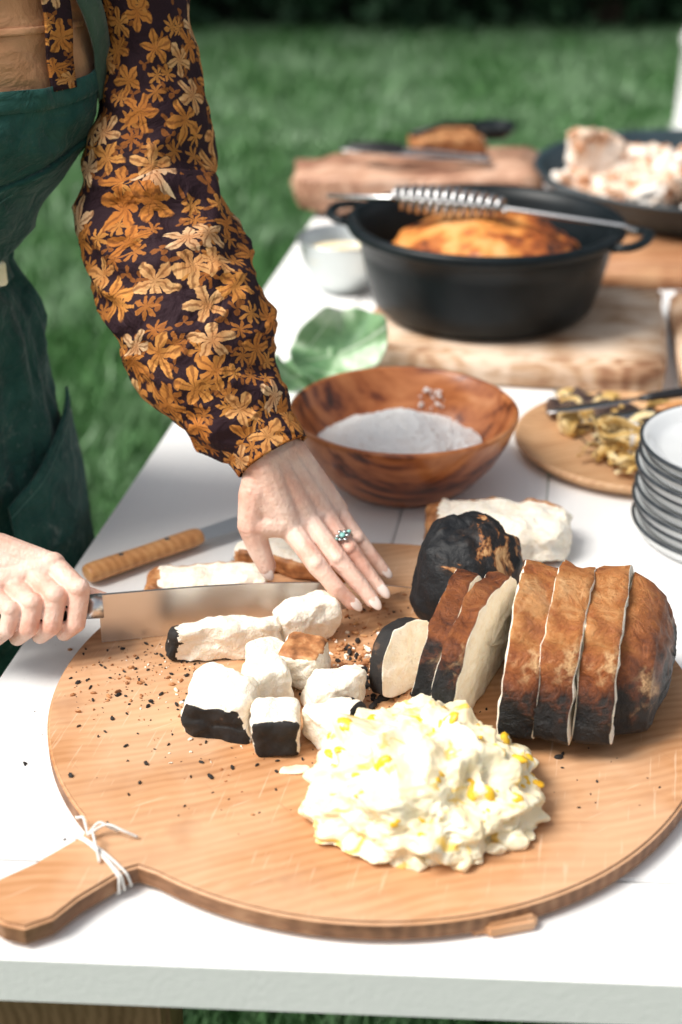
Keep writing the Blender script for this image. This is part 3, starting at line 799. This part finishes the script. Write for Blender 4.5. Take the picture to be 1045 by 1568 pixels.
pn=empty('large_iron_pan',(.700,2.715,TZ+.040))
M_pan=noise_mat('blued_iron',[(.3,(.015,.028,.036)),(.7,(.035,.06,.075))],12,rough=.4,bs=.1)
mk('pan',*lathe([(0,0),(.26,0),(.285,.008),(.31,.035),(.322,.058),(.33,.062),(.327,.067),(.316,.062),(.30,.035),(.28,.014),(0,.01)],110),M_pan,pn)
M_chick=noise_mat('grilled_bread_pieces',[(.33,(.06,.025,.015)),(.40,(.46,.19,.08)),(.47,(.80,.60,.45)),(.58,(.90,.84,.77))],17,rough=.6,bs=.5,bscale=60,bd=.004)
rn=random.Random(9)
for k in range(46):
    a=rn.random()*6.28; r=.24*math.sqrt(rn.random())
    if k<18: a=math.pi+rn.uniform(-1.0,.9); r=rn.uniform(.05,.27)
    s=rn.uniform(.07,.115)
    chunk('grilled_piece_%d'%(k+1),(r*math.cos(a),r*math.sin(a),.010+rn.random()*.030*(1-r/.3)),(s,s*.7,s*.45),rn.random()*6,[],70+k,parent=pn,rough=3.5,tilt=(rn.uniform(-.5,.5),rn.uniform(-.5,.5)),crumb=M_chick,cuts=14,sharp=3.5,skew=.3,pits=0)
chunk('grilled_piece_top',(-.215,.05,.030),(.10,.075,.095),.4,['+x'],171,M_goldpiece,parent=pn,rough=3,tilt=(.1,.25),crumb=M_chick,cuts=14,sharp=4,skew=.35,pits=0)
st=empty('stacked_enamel_plates',(.438,1.415,TZ))
M_plate=noise_mat('plate_white_enamel',[(.3,(.72,.74,.75)),(.7,(.80,.82,.82))],10,rough=.15,bs=0)
M_rim=noise_mat('plate_dark_rim',[(.3,(.015,.02,.025)),(.7,(.05,.06,.07))],60,rough=.3,bs=0)
for k in range(8):
    z=k*.0135; ox=.003*math.sin(k*2.1); oy=.002*math.cos(k*1.7)
    R_=.110 if k<7 else .112
    vsx,fsx=lathe([(0,.001),(.085,0),(.098,.002),(.1045,.0085),(.107,.0160),(R_-.002,.0170)],72,(ox,oy,z))
    mk('plate_%d_under'%(k+1),vsx,fsx,M_plate,st)
    vsx,fsx=lathe([(R_-.002,.0170),(R_+.0006,.0178),(R_+.0012,.0200),(R_-.0006,.0212),(R_-.003,.0206)],72,(ox,oy,z))
    mk('plate_%d_rim'%(k+1),vsx,fsx,M_rim,st)
    vsx,fsx=lathe([(R_-.003,.0206),(.102,.018),(.096,.010),(.086,.0065),(0,.005)],72,(ox,oy,z))
    mk('plate_%d_top'%(k+1),vsx,fsx,M_plate,st)
# wooden plate with husks
wp=empty('wooden_plate',(.372,1.645,TZ))
M_lw=wood_mat('pale_plate_wood',[(.38,(.48,.25,.12)),(.52,(.64,.38,.20)),(.7,(.74,.50,.30))],math.radians(70),40,(1,.08,1),.5,.1,.3)
mk('plate_disc',*lathe([(0,0),(.12,0),(.14,.004),(.152,.014),(.150,.020),(.145,.019),(.13,.012),(0,.010)],96),M_lw,wp)
M_husk=noise_mat('dried_corn_husk',[(.3,(.40,.22,.05)),(.45,(.62,.40,.12)),(.6,(.80,.64,.34)),(.7,(.85,.78,.58))],22,(1,1,1),rough=.6,bs=.5,bscale=260)
M_darkfood=noise_mat('charred_husk',[(.35,(.02,.012,.015)),(.65,(.16,.09,.06)),(.72,(.5,.35,.15))],30,rough=.7,bs=.5)
hs=empty('corn_husk_bundle'); rn=random.Random(2)
def husk(name,cx,cy,cz,r,a0,sp,tx,ty,w_,mat):
    pts=[]
    for i in range(15):
        a=a0+sp*i/14
        x=r*(math.cos(a)-math.cos(a0+sp/2)*.8); y=r*.8*(math.sin(a)-math.sin(a0+sp/2)*.8)
        pts.append((cx+x,cy+y,max(TZ+.014,cz+x*tx+y*ty+.004*math.sin(i*.9))))
    mk(name,*tube(pts,[w_*(.35+.65*math.sin(math.pi*i/14)) for i in range(15)],8,flat=.18,refup=(rn.uniform(-.6,.6),rn.uniform(-.6,.6),1))[:2],mat,hs)
for k in range(90):
    long=k<55
    husk('husk_%d'%(k+1),.362+rn.gauss(0,.022),1.590+rn.gauss(0,.022),TZ+.022+abs(rn.gauss(0,.014)),rn.uniform(.05,.10) if long else rn.uniform(.02,.04),rn.gauss(.9,.6) if long else rn.random()*6.28,rn.uniform(.6,1.2) if long else rn.uniform(2,4),rn.uniform(-.3,.3),rn.uniform(-.3,.3),rn.uniform(.0035,.008),M_husk if rn.random()<.88 else M_darkfood)
for k in range(3):
    pts=[(.350+.004*k+.004*math.sin(a),1.60+.030*math.cos(a),TZ+.034+.022*math.sin(a)) for a in [2*math.pi*i/24 for i in range(25)]]
    mk('twine_%d'%(k+1),*tube(pts,.0018,6)[:2],M_string,hs)
for k in range(16):
    x=.33+rn.gauss(0,.045); y=1.72+rn.gauss(0,.022)
    chunk('charred_piece_%d'%(k+1),(x,y,TZ+.012),(.045,.03,.018),rn.random()*6,[],200+k,parent=hs,rough=3,crumb=M_darkfood if k%2 else M_husk,cuts=10,sharp=4,skew=.3,pits=0)
bm=bmesh.new(); ball(bm,(0,0,0),(.022,.013,.011))
for v in bm.verts: v.co+=noise.noise_vector(v.co*80)*.003
bm_obj('corn_piece',bm,M_kernel,hs,True,(.378,1.553,TZ+.026),(0,0,-.3))
ck=empty('serving_knife')
for k,(x0,y0,x1,y1) in enumerate([(.26,1.665,.385,1.700),(.30,1.635,.40,1.665)]):
    pts=[V((x0,y0,TZ+.044)).lerp(V((x1,y1,TZ+.048)),i/8) for i in range(9)]
    mk('blade_%d'%(k+1),*tube(pts,[.003,.007,.010,.011,.011,.010,.008,.006,.005],10,flat=.12)[:2],M_steel,ck)
    d=(pts[-1]-pts[0]).normalized()
    mk('grip_%d'%(k+1),*tube([pts[-1]+d*.0,pts[-1]+d*.02,pts[-1]+d*.06,pts[-1]+d*.1],[.005,.008,.009,.006],12,flat=.7)[:2],M_black if k==0 else M_handle,ck)
# ------------------------------------------------------------ utility knife with wooden handle
uk=empty('wood_handled_knife')
a=V((-.268,1.302,TZ+.013)); b_=V((-.155,1.388,TZ+.014)); d=(b_-a).normalized()
pts,rd=smoothpath([a,a+d*.004,a+d*.03,a+d*.07,a+d*.115,b_-d*.004,b_],[.006,.0125,.0130,.0120,.0125,.0115,.007],6)
mk('handle',*tube(pts,rd,20,flat=.75)[:2],M_handle,uk)
for t_ in (.3,.7):
    bm=bmesh.new(); pc=a.lerp(b_,t_)
    bmesh.ops.create_cone(bm,cap_ends=True,segments=16,radius1=.003,radius2=.003,depth=.0012,matrix=Matrix.Translation((pc.x,pc.y,pc.z+.0094)))
    bm_obj('rivet',bm,M_steel,uk)
pr=V((-d.y,d.x,0))
vs=[]
for s,l,h in [(0,-.012,.012),(.02,-.013,.012),(.09,-.013,.012),(.14,-.006,.011),(.16,.006,.008)]:
    vs+= [b_+d*s+pr*l+V((0,0,-.0004)),b_+d*s+pr*h+V((0,0,-.001)),b_+d*s+pr*h+V((0,0,.001))]
fs=[]
for i in range(4):
    for k in range(3):
        k2=(k+1)%3; fs.append((i*3+k,i*3+k2,(i+1)*3+k2,(i+1)*3+k))
fs+= [(0,1,2),(14,13,12)]
mk('blade',vs,fs,M_blade,uk,False)
# ------------------------------------------------------------ chef knife
kn=empty('chef_knife')
H0=V((-.228,1.152)); H1=V((.074,1.216)); kd=(H1-H0).normalized(); kp=V((-kd.y,kd.x)); KL=(H1-H0).length
n=40; vs=[];fs=[]
for i in range(n+1):
    t_=i/n
    zs=.076-.006*t_-.024*t_**3
    ze=.0235+.0255*max(0,(t_-.45)/.55)**2.2
    if i==n: ze=zs-.0008
    th_=.0016*(1-.6*t_)
    p=H0+kd*(KL*t_)
    for (z,o) in ((zs,-th_),(zs,th_),((zs*.5+ze*.5),th_*.7),(ze,.0),((zs*.5+ze*.5),-th_*.7)):
        q=p+kp*o; vs.append((q.x,q.y,TZ+z))
for i in range(n):
    for k in range(5):
        k2=(k+1)%5; fs.append((i*5+k,(i+1)*5+k,(i+1)*5+k2,i*5+k2))
fs.append((0,1,2,3,4)); b0=n*5; fs.append((b0+4,b0+3,b0+2,b0+1,b0))
mk('blade',vs,fs,M_blade,kn,False)
hz_=TZ+.064
ha_=H0; hb=H0-kd*.125
P3=lambda p,z:V((p.x,p.y,z))
mk('bolster',*tube([P3(ha_+kd*.004,hz_),P3(ha_-kd*.012,hz_)],[.012,.0115],16,flat=1)[:2],M_blade,kn)
mk('handle',*tube([P3(ha_-kd*.012,hz_),P3(ha_-kd*.05,hz_+.001),P3(ha_-kd*.09,hz_),P3(hb,hz_-.003)],[.0115,.0125,.012,.013],16)[:2],M_black,kn)
# ------------------------------------------------------------ person
W=empty('woman_slicing_bread')
L=V((.89,.45,0)).normalized(); F=V((.45,-.89,0)).normalized()
RG=[(1.46,-.325,1.405,.052,.052),(1.42,-.335,1.41,.075,.062),(1.385,-.355,1.42,.135,.080),(1.33,-.372,1.42,.160,.098),(1.22,-.402,1.41,.160,.122),(1.12,-.450,1.42,.142,.110),(1.055,-.492,1.44,.130,.102),(.98,-.490,1.45,.154,.120),(.88,-.490,1.45,.158,.128),(.78,-.484,1.45,.160,.132),(.55,-.478,1.46,.17,.14),(.28,-.48,1.47,.19,.16)]
def ring(z):
    if z>=RG[0][0]: return RG[0][1:]
    for i in range(len(RG)-1):
        if RG[i][0]>=z>=RG[i+1][0]:
            t_=(RG[i][0]-z)/(RG[i][0]-RG[i+1][0]); t_=t_*t_*(3-2*t_)*.5+t_*.5
            return [RG[i][k]+(RG[i+1][k]-RG[i][k])*t_ for k in range(1,5)]
    return RG[-1][1:]
def body(az,z,off=0,fold=0):
    cx,cy,a_,b_=ring(z)
    ss,cc=math.sin(az),math.cos(az)
    ss2=math.copysign(abs(ss)**.92,ss); cc2=math.copysign(abs(cc)**.92,cc)
    d=L*ss2*a_+F*cc2*b_
    nrm=(L*ss*b_+F*cc*a_).normalized()
    p=V((cx,cy,z))+d+nrm*off
    if fold:
        q=p*11; q.z*=.5
        rd_=1-abs(noise.noise(V((p.x*14+p.z*9,p.y*14,p.z*16))))*2.4
        p+=nrm*fold*(noise.noise(q)+.6*noise.noise(p*24)+.55*rd_)
    return p
def patch(name,az0,az1,z0,z1,off,mat,fold=0,nu=30,nv=30,parent=W,zf0=None,zf1=None,thick=.0025):
    vs=[];fs=[];uv=[]
    for j in range(nv+1):
        for i in range(nu+1):
            az=math.radians(az0+(az1-az0)*i/nu)
            za=zf0(math.degrees(az)) if zf0 else z0
            zb=zf1(math.degrees(az)) if zf1 else z1
            z=za+(zb-za)*j/nv
            q0=body(az,z,0,fold)   # same folds for every layer of cloth
            cx,cy,a_,b_=ring(z)
            nrm=(L*math.sin(az)*b_+F*math.cos(az)*a_).normalized()
            vs.append(q0+nrm*off)
    for j in range(nv):
        for i in range(nu):
            a=j*(nu+1)+i; fs.append((a,a+1,a+nu+2,a+nu+1))
            uv.append([((i+u)/nu*.3,(j+w_)/nv*.3) for u,w_ in ((0,0),(1,0),(1,1),(0,1))])
    o=mk(name,vs,fs,mat,parent,uvs=uv)
    s=o.modifiers.new('t','SOLIDIFY'); s.thickness=thick; s.offset=1
    return o
FO=.011
patch('linen_dress',-180,180,1.04,1.46,0,M_terra,FO,120,70)
patch('neck_yoke',5,44,1.300,1.306,.003,M_terra,FO,30,3,thick=.0015)
patch('trousers',-180,180,.30,1.06,-.004,M_denim,0,80,20)
patch('apron_bib',-60,64,1.05,1.262,.006,M_apron,FO,100,70,zf1=lambda az:1.252+.018*max(0,(abs(az)-20)/44)**2)
patch('bib_hem',-60,64,0,0,.0088,M_apron,FO,100,3,zf0=lambda az:1.234+.018*max(0,(abs(az)-20)/44)**2,zf1=lambda az:1.254+.018*max(0,(abs(az)-20)/44)**2,thick=.002)
patch('bib_pocket',16,58,1.075,1.185,.0095,M_apron,FO,50,30,thick=.005,zf1=lambda az:1.158+.0010*(az-16))
patch('pocket_stitch_1',16,58,0,0,.0148,M_seam,FO,50,2,thick=.0006,zf0=lambda az:1.141+.0010*(az-16),zf1=lambda az:1.1422+.0010*(az-16))
patch('pocket_stitch_2',16,58,0,0,.0148,M_seam,FO,50,2,thick=.0006,zf0=lambda az:1.152+.0010*(az-16),zf1=lambda az:1.1532+.0010*(az-16))
patch('waist_tie',-180,180,1.035,1.075,.012,M_apron,.004,120,5)
vs=[];fs=[];nu=160;nv=90
for j in range(nv+1):
    z=1.06-.76*j/nv
    for i in range(nu):
        az=2*math.pi*i/nu
        dep=(1.06-z)
        q=V((math.cos(az)*3,math.sin(az)*3,z*5))
        f=.008*math.sin(az*9+3*noise.noise(V((az,z*3,1))))*min(1,dep*4)+.010*noise.noise(q)+.007*noise.noise(q*2.7)+.008*(1-abs(noise.noise(V((math.cos(az)*4+z*6,math.sin(az)*4,z*9))))*2.4)
        vs.append(body(az,z,.008+f))
for j in range(nv):
    for i in range(nu):
        k=(i+1)%nu; fs.append((j*nu+i,j*nu+k,(j+1)*nu+k,(j+1)*nu+i))
sk=mk('apron_skirt',vs,fs,M_apron,W); s=sk.modifiers.new('t','SOLIDIFY'); s.thickness=.003
patch('skirt_pocket',22,74,.70,.86,.024,M_apron,.004,30,24,thick=.004,zf1=lambda az:.90-.0016*(74-az))
patch('skirt_pocket_stitch',22,74,0,0,.0285,M_seam,.004,30,2,thick=.0006,zf0=lambda az:.888-.0016*(74-az),zf1=lambda az:.8893-.0016*(74-az))
def strip(name,path,w_,off,mat,thick=.002):
    vs=[];fs=[];uv=[]; P=[]
    n=24
    for i in range(n+1):
        t_=i/n*(len(path)-1); k=min(int(t_),len(path)-2); u=t_-k
        P.append((path[k][0]*(1-u)+path[k+1][0]*u,path[k][1]*(1-u)+path[k+1][1]*u))
    for i,(az,z) in enumerate(P):
        c_=body(math.radians(az),z,off,.004)
        nx=body(math.radians(P[min(i+1,n)][0]),P[min(i+1,n)][1],off); pv=body(math.radians(P[max(i-1,0)][0]),P[max(i-1,0)][1],off)
        T_=(nx-pv).normalized()
        nr=(body(math.radians(az),z,.05)-body(math.radians(az),z,0)).normalized()
        sd=T_.cross(nr).normalized()
        for k in (-1,-.33,.33,1): vs.append(c_+sd*w_*k)
    for i in range(n):
        for k in range(3):
            fs.append((i*4+k,i*4+k+1,(i+1)*4+k+1,(i+1)*4+k)); uv.append([(k*w_*.7,i*.01),((k+1)*w_*.7,i*.01),((k+1)*w_*.7,(i+1)*.01),(k*w_*.7,(i+1)*.01)])
    o=mk(name,vs,fs,mat,W,uvs=uv); s=o.modifiers.new('t','SOLIDIFY'); s.thickness=thick; s.offset=0
    return o
strip('apron_strap_left',[(57,1.235),(50,1.28),(36,1.33),(27,1.385),(31,1.43)],.0125,.016,M_strap,.003)
strip('apron_strap_right',[(-57,1.235),(-50,1.28),(-36,1.33),(-27,1.385),(-31,1.43)],.0125,.016,M_strap,.003)
strip('floral_tie',[(33,1.250),(29,1.28),(24,1.33),(18,1.38),(14,1.42)],.014,.013,M_floral,.004)
bk_=body(math.radians(50),1.052,.017)
bm=bmesh.new(); bmesh.ops.create_cube(bm,size=1,matrix=Matrix.Translation(bk_)@F.to_track_quat('Y','Z').to_matrix().to_4x4()@Matrix.Diagonal((.018,.004,.026,1)))
bmesh.ops.bevel(bm,geom=list(bm.edges),offset=.0018,segments=2,affect='EDGES')
bm_obj('buckle',bm,M_steel,W)
def sleeve(name,P,R_,amp):
    pts,rd=smoothpath(P,R_,14)
    def disp(q,t_,an):
        k=min(1,max(0,(t_-.05)*5))*min(1,max(0,(.97-t_)*9))
        q2=V((q.x*13+q.z*5,q.y*13,q.z*24)); q3=V((q.x*24-q.z*10,q.y*24,q.z*46))
        w1=1-abs(noise.noise(q2))*2.3; w2=1-abs(noise.noise(q3+V((4,4,4))))*2.3
        return amp*k*(w1*.68+w2*.26*min(1,t_*1.6))-.003
    vs,fs,uv=tube(pts,rd,130,False,disp=disp)
    o=mk(name,vs,fs,M_floral,W,uvs=uv)
    s=o.modifiers.new('t','SOLIDIFY'); s.thickness=.0015; s.offset=-1
    return o
SP=[(-.250,1.45,1.395),(-.212,1.452,1.36),(-.194,1.45,1.317),(-.188,1.44,1.2575),(-.187,1.42,1.198),(-.190,1.40,1.1385),(-.183,1.385,1.1166),(-.170,1.365,1.0827),(-.152,1.335,1.0457),(-.137,1.315,1.019),(-.125,1.295,.993),(-.109,1.28,.9717),(-.091,1.266,.953),(-.075,1.254,.937),(-.066,1.246,.925)]
SR=[.050,.056,.046,.047,.056,.069,.073,.076,.075,.072,.066,.055,.046,.038,.036]
sleeve('sleeve_left',SP,SR,.0125)
cp,cr=smoothpath(SP[-3:],[.0415,.0395,.0385],6)
vs,fs,uv=tube(cp[3:],cr[3:],48,False)
o=mk('cuff_left',vs,fs,M_floral,W,uvs=uv); s=o.modifiers.new('t','SOLIDIFY'); s.thickness=.002
sleeve('sleeve_right',[(-.49,1.36,1.375),(-.525,1.33,1.34),(-.56,1.27,1.24),(-.60,1.19,1.12),(-.59,1.14,1.04),(-.52,1.14,.97),(-.45,1.15,.92),(-.42,1.155,.90)],[.05,.06,.055,.065,.075,.07,.045,.035],.008)
# hands
def nails(bmn,tip,dip,up,s=1.0):
    d=(V(tip)-V(dip)).normalized(); u=V(up); u=(u-d*u.dot(d)).normalized(); x=d.cross(u)
    M=Matrix((x,d,u)).transposed().to_4x4()
    c_=V(tip)+d*.0026*s+u*.0043*s
    bmesh.ops.create_uvsphere(bmn,u_segments=20,v_segments=14,radius=1,matrix=Matrix.Translation(c_)@M@Matrix.Rotation(-.12,4,'X')@Matrix.Diagonal((.0052*s,.0092*s,.0024*s,1)))
bm=bmesh.new(); bn=bmesh.new()
wr=V((-.066,1.246,.925))
Lh={'i':[(-.0490,1.2190,.861),(-.0225,1.186,.838),(-.0043,1.1735,.820),(.0100,1.171,.806)],
 'm':[(-.0330,1.2330,.863),(-.0022,1.197,.838),(.0159,1.186,.820),(.0300,1.177,.805)],
 'r':[(-.0175,1.2490,.861),(.0090,1.218,.837),(.0245,1.2075,.819),(.0387,1.198,.805)],
 'p':[(-.0050,1.2670,.856),(.0175,1.245,.834),(.0315,1.237,.819),(.0430,1.231,.807)]}
rad={'i':[.0122,.0102,.0088,.0073],'m':[.0125,.0104,.0090,.0074],'r':[.0120,.0099,.0086,.0071],'p':[.0108,.0088,.0077,.0064]}
side=V((.62,.75,.05)).normalized()
offs={'i':-.018,'m':-.006,'r':.006,'p':.017}
for k in 'imrp':
    P4=[V(q) for q in Lh[k]]; rr4=rad[k]
    pp=[];rr5=[]
    for q in range(3):
        pp+= [P4[q],P4[q].lerp(P4[q+1],.5)+V((0,0,.0006))]; rr5+=[rr4[q],(rr4[q]+rr4[q+1])*.5*.93]
    pp.append(P4[3]); rr5.append(rr4[3])
    chain(bm,pp,rr5)
    chain(bm,[wr+side*offs[k]+V((.004,0,-.002)),(V(Lh[k][0])+wr+side*offs[k])/2+V((0,0,.003)),Lh[k][0]],[.0182,.0156,.0130])
    chain(bm,[wr+side*offs[k]*.5+V((.001,-.006,.012)),V(Lh[k][0])+V((-.002,-.005,.0090))],[.0028,.0034],.5)
    ball(bm,V(Lh[k][0])+V((-.001,-.004,.0050)),(.0085,.0085,.0075),3)
    ball(bm,V(Lh[k][1])+V((-.001,-.003,.0038)),(.0072,.0072,.0066),3)
    nails(bn,Lh[k][3],Lh[k][2],(-.35,-.25,.9),1 if k!='p' else .85)
chain(bm,[Lh['i'][0],Lh['m'][0],Lh['r'][0],Lh['p'][0]],[.0115,.012,.0115,.0105])
T4=[(-.083,1.226,.895),(-.0870,1.2165,.866),(-.0795,1.2130,.842),(-.0720,1.2095,.824)]
chain(bm,[wr+V((-.008,-.006,-.006))]+T4,[.019,.0165,.0138,.0117,.0094])
chain(bm,[T4[0],T4[1],(-.058,1.218,.866)],[.016,.013,.0135]); chain(bm,[T4[0],Lh['i'][0]],[.0155,.013])
nails(bn,T4[3],T4[2],(-.3,-.9,.2),1.2)
up_=[wr,V((-.082,1.258,.945)),V((-.115,1.285,.98)),V((-.16,1.35,1.07))]
for s in (-1,0,1):
    chain(bm,[p+side*.0125*s for p in up_],[.0210,.0215,.026,.034])
remeshed('hand_left',bm,.0012,M_skin,W,4)
bm_obj('nails_left',bn,M_nail,W,True)
rp=V(Lh['r'][0]).lerp(V(Lh['r'][1]),.72); rdv=(V(Lh['r'][1])-V(Lh['r'][0])).normalized()
Mq=Matrix.Translation(rp)@rdv.to_track_quat('Z','Y').to_matrix().to_4x4()
vs,fs=lathe([(.0102,-.0012),(.0118,-.0012),(.0118,.0012),(.0102,.0012),(.0102,-.0012)],40)
mk('ring_band',[Mq@V(v) for v in vs],fs,M_silver,W)
un=V((-.2,-.35,.9)); un=(un-rdv*un.dot(rdv)).normalized(); top=rp+un*.0124
sdv=rdv.cross(un)
bm=bmesh.new(); bms=bmesh.new()
for k in range(6):
    a=k*math.pi/3; ball(bm,top+(rdv*math.cos(a)+sdv*math.sin(a))*.0048,(.0024,.0024,.0014),2)
for dx in (-.0045,.0045): ball(bms,top+sdv*dx*1.7+un*.0008,(.0022,.0022,.0015),2)
ball(bms,top+un*.001,(.0030,.0042,.0022),2,Matrix.Identity(4))
bm_obj('ring_petals',bm,M_silver,W,True); bm_obj('ring_stones',bms,M_turq,W,True)
# right hand gripping handle
bm=bmesh.new(); bn=bmesh.new()
def hk(s,off,z):
    p=H0-kd*s+kp*off; return V((p.x,p.y,TZ+z))
wr2=V((-.372,1.178,.862))
for k,s in enumerate((.018,.040,.061,.081)):
    sc=[1,1.03,.97,.85][k]
    f=[hk(s+.020,.020,.100-.005*k),hk(s-.002,-.018,.093-.005*k),hk(s+.004,-.027,.064),hk(s+.016,-.012,.046)]
    chain(bm,f,[.0122*sc,.0102*sc,.0092*sc,.0082*sc])
    ball(bm,f[1]+V((0,-.001,.003)),(.0098*sc,.0098*sc,.0092*sc),3)
    ball(bm,f[0]+V((0,-.001,.004)),(.0115*sc,.0115*sc,.0105*sc),3)
    w0=wr2+V((0,.012-.010*k,.004-.008*k))
    chain(bm,[w0,(w0+f[0])/2+V((0,0,.002)),f[0]],[.0185,.0165,.0130])
    nails(bn,f[3],f[2],(0,-.6,-.8),.8)
chain(bm,[hk(.04,.018,.099),hk(.062,.018,.095),hk(.084,.018,.09),hk(.10,.016,.084)],[.0135,.014,.0145,.014])
th=[wr2+V((.012,.012,-.01)),hk(.085,.022,.080),hk(.045,.026,.074),hk(.014,.018,.066),hk(-.004,.011,.062)]
chain(bm,th,[.018,.017,.0135,.0115,.0095])
chain(bm,[wr2,V((-.42,1.165,.90)),V((-.50,1.15,.96))],[.024,.027,.035])
remeshed('hand_right',bm,.0012,M_skin,W,3)
bm_obj('nails_right',bn,M_nail,W,True)
# neck and head (looking down at the board)
bm=bmesh.new()
hc=V((-.262,1.325,1.575)); fd=V((.40,-.66,-.63)).normalized(); upv=(V((0,0,1))-fd*fd.z).normalized(); sdh=fd.cross(upv)
def hp3(x,y,z): return hc+sdh*x+fd*y+upv*z
MR=Matrix((sdh,fd,upv)).transposed().to_4x4()
def hb_(c_,s): ball(bm,hp3(*c_),s,3,MR)
hb_((0,-.01,.035),(.073,.092,.08)); hb_((0,.02,-.03),(.058,.068,.072)); hb_((0,.055,-.085),(.024,.022,.02))
hb_((0,.094,-.015),(.011,.016,.026)); hb_((0,.100,-.03),(.015,.014,.011))
hb_((0,.080,-.058),(.024,.012,.006)); hb_((0,.078,-.067),(.021,.012,.007))
for s in(-1,1): hb_((s*.073,-.005,-.012),(.009,.018,.03)); hb_((s*.037,.055,-.02),(.026,.025,.022)); hb_((s*.03,.078,.022),(.026,.012,.008))
chain(bm,[(-.33,1.41,1.42),(-.312,1.385,1.48),hp3(0,-.03,-.04)],[.056,.05,.05])
remeshed('head',bm,.003,M_skin,W,5)
M_eye,nt,b=newmat('eye',.1); b.inputs['Base Color'].default_value=(.75,.75,.73,1)
M_iris,nt,b=newmat('iris',.1); b.inputs['Base Color'].default_value=(.06,.03,.015,1)
for s in(-1,1):
    bm=bmesh.new(); ball(bm,hp3(s*.031,.076,0),(.012,.010,.008),3,MR); bm_obj('eye',bm,M_eye,W,True)
    bm=bmesh.new(); ball(bm,hp3(s*.031,.084,-.001),(.005,.003,.005),2,MR); bm_obj('iris',bm,M_iris,W,True)
M_lip,nt,b=newmat('lips',.4); b.inputs['Base Color'].default_value=(.45,.14,.12,1)
bm=bmesh.new(); ball(bm,hp3(0,.087,-.0625),(.021,.007,.008),3,MR); bm_obj('lips',bm,M_lip,W,True)
M_hair=noise_mat('brown_hair',[(.3,(.03,.015,.008)),(.7,(.10,.05,.025))],60,(1,1,.1),rough=.45,bs=.6,bscale=200)
bm=bmesh.new()
hb2=lambda c_,s: ball(bm,hp3(*c_),s,3,MR)
hb2((0,-.025,.05),(.081,.095,.082)); hb2((0,-.06,-.01),(.072,.06,.08)); hb2((0,-.13,.03),(.042,.04,.042))
for s in(-1,1): hb2((s*.066,.01,.03),(.018,.035,.05))
remeshed('hair',bm,.004,M_hair,W,4)
bm=bmesh.new()
for s in(-1,1):
    c_=V((-.48,1.46,0))+L*.085*s
    chain(bm,[c_+V((0,0,.62)),c_+V((0,0,.45)),c_+V((0,0,.12))],[.08,.065,.048],.4)
remeshed('trouser_legs',bm,.008,M_denim,W,3)
bm=bmesh.new()
for s in(-1,1):
    c_=V((-.48,1.46,.055))+L*.085*s
    chain(bm,[c_-F*.03,c_+F*.08,c_+F*.17+V((0,0,-.015))],[.05,.045,.036],.3); chain(bm,[c_,c_+V((0,0,.10))],[.05,.05],.3)
for v in bm.verts: v.co.z=max(v.co.z,.003)
remeshed('boots',bm,.006,noise_mat('leather_boot',[(.3,(.03,.015,.01)),(.7,(.08,.04,.02))],20,rough=.5),W,3)
# ------------------------------------------------------------ light, sky, camera
el=math.radians(54); azs=math.radians(-108)
wd=bpy.data.worlds.new('World'); scene.world=wd; wd.use_nodes=True
nt=wd.node_tree; sky=nt.nodes.new('ShaderNodeTexSky'); sky.sky_type='NISHITA'; sky.sun_disc=False
sky.sun_elevation=el; sky.sun_rotation=azs; sky.dust_density=4; sky.air_density=1.0; sky.ozone_density=.5
hs_=nd(nt,'ShaderNodeHueSaturation',{'Saturation':.25,'Color':sky.outputs[0]})
bg=nt.nodes['Background']; bg.inputs[1].default_value=.15; nt.links.new(hs_.outputs[0],bg.inputs[0])
sd=bpy.data.lights.new('sun','SUN'); sd.energy=4.0; sd.angle=math.radians(26); sd.color=(1,.955,.88)
so=bpy.data.objects.new('sun',sd); link(so)
sv=V((math.sin(azs)*math.cos(el),math.cos(azs)*math.cos(el),math.sin(el)))
so.rotation_euler=sv.to_track_quat('Z','Y').to_euler()
cam=bpy.data.cameras.new('camera'); co=bpy.data.objects.new('camera',cam); link(co)
co.location=(0,0,1.5); co.rotation_euler=(math.radians(63),0,0)
cam.lens=50; cam.sensor_width=36; cam.clip_end=500; cam.clip_start=.05
cam.dof.use_dof=True; cam.dof.focus_distance=1.27; cam.dof.aperture_fstop=3.0
scene.camera=co
print('done')
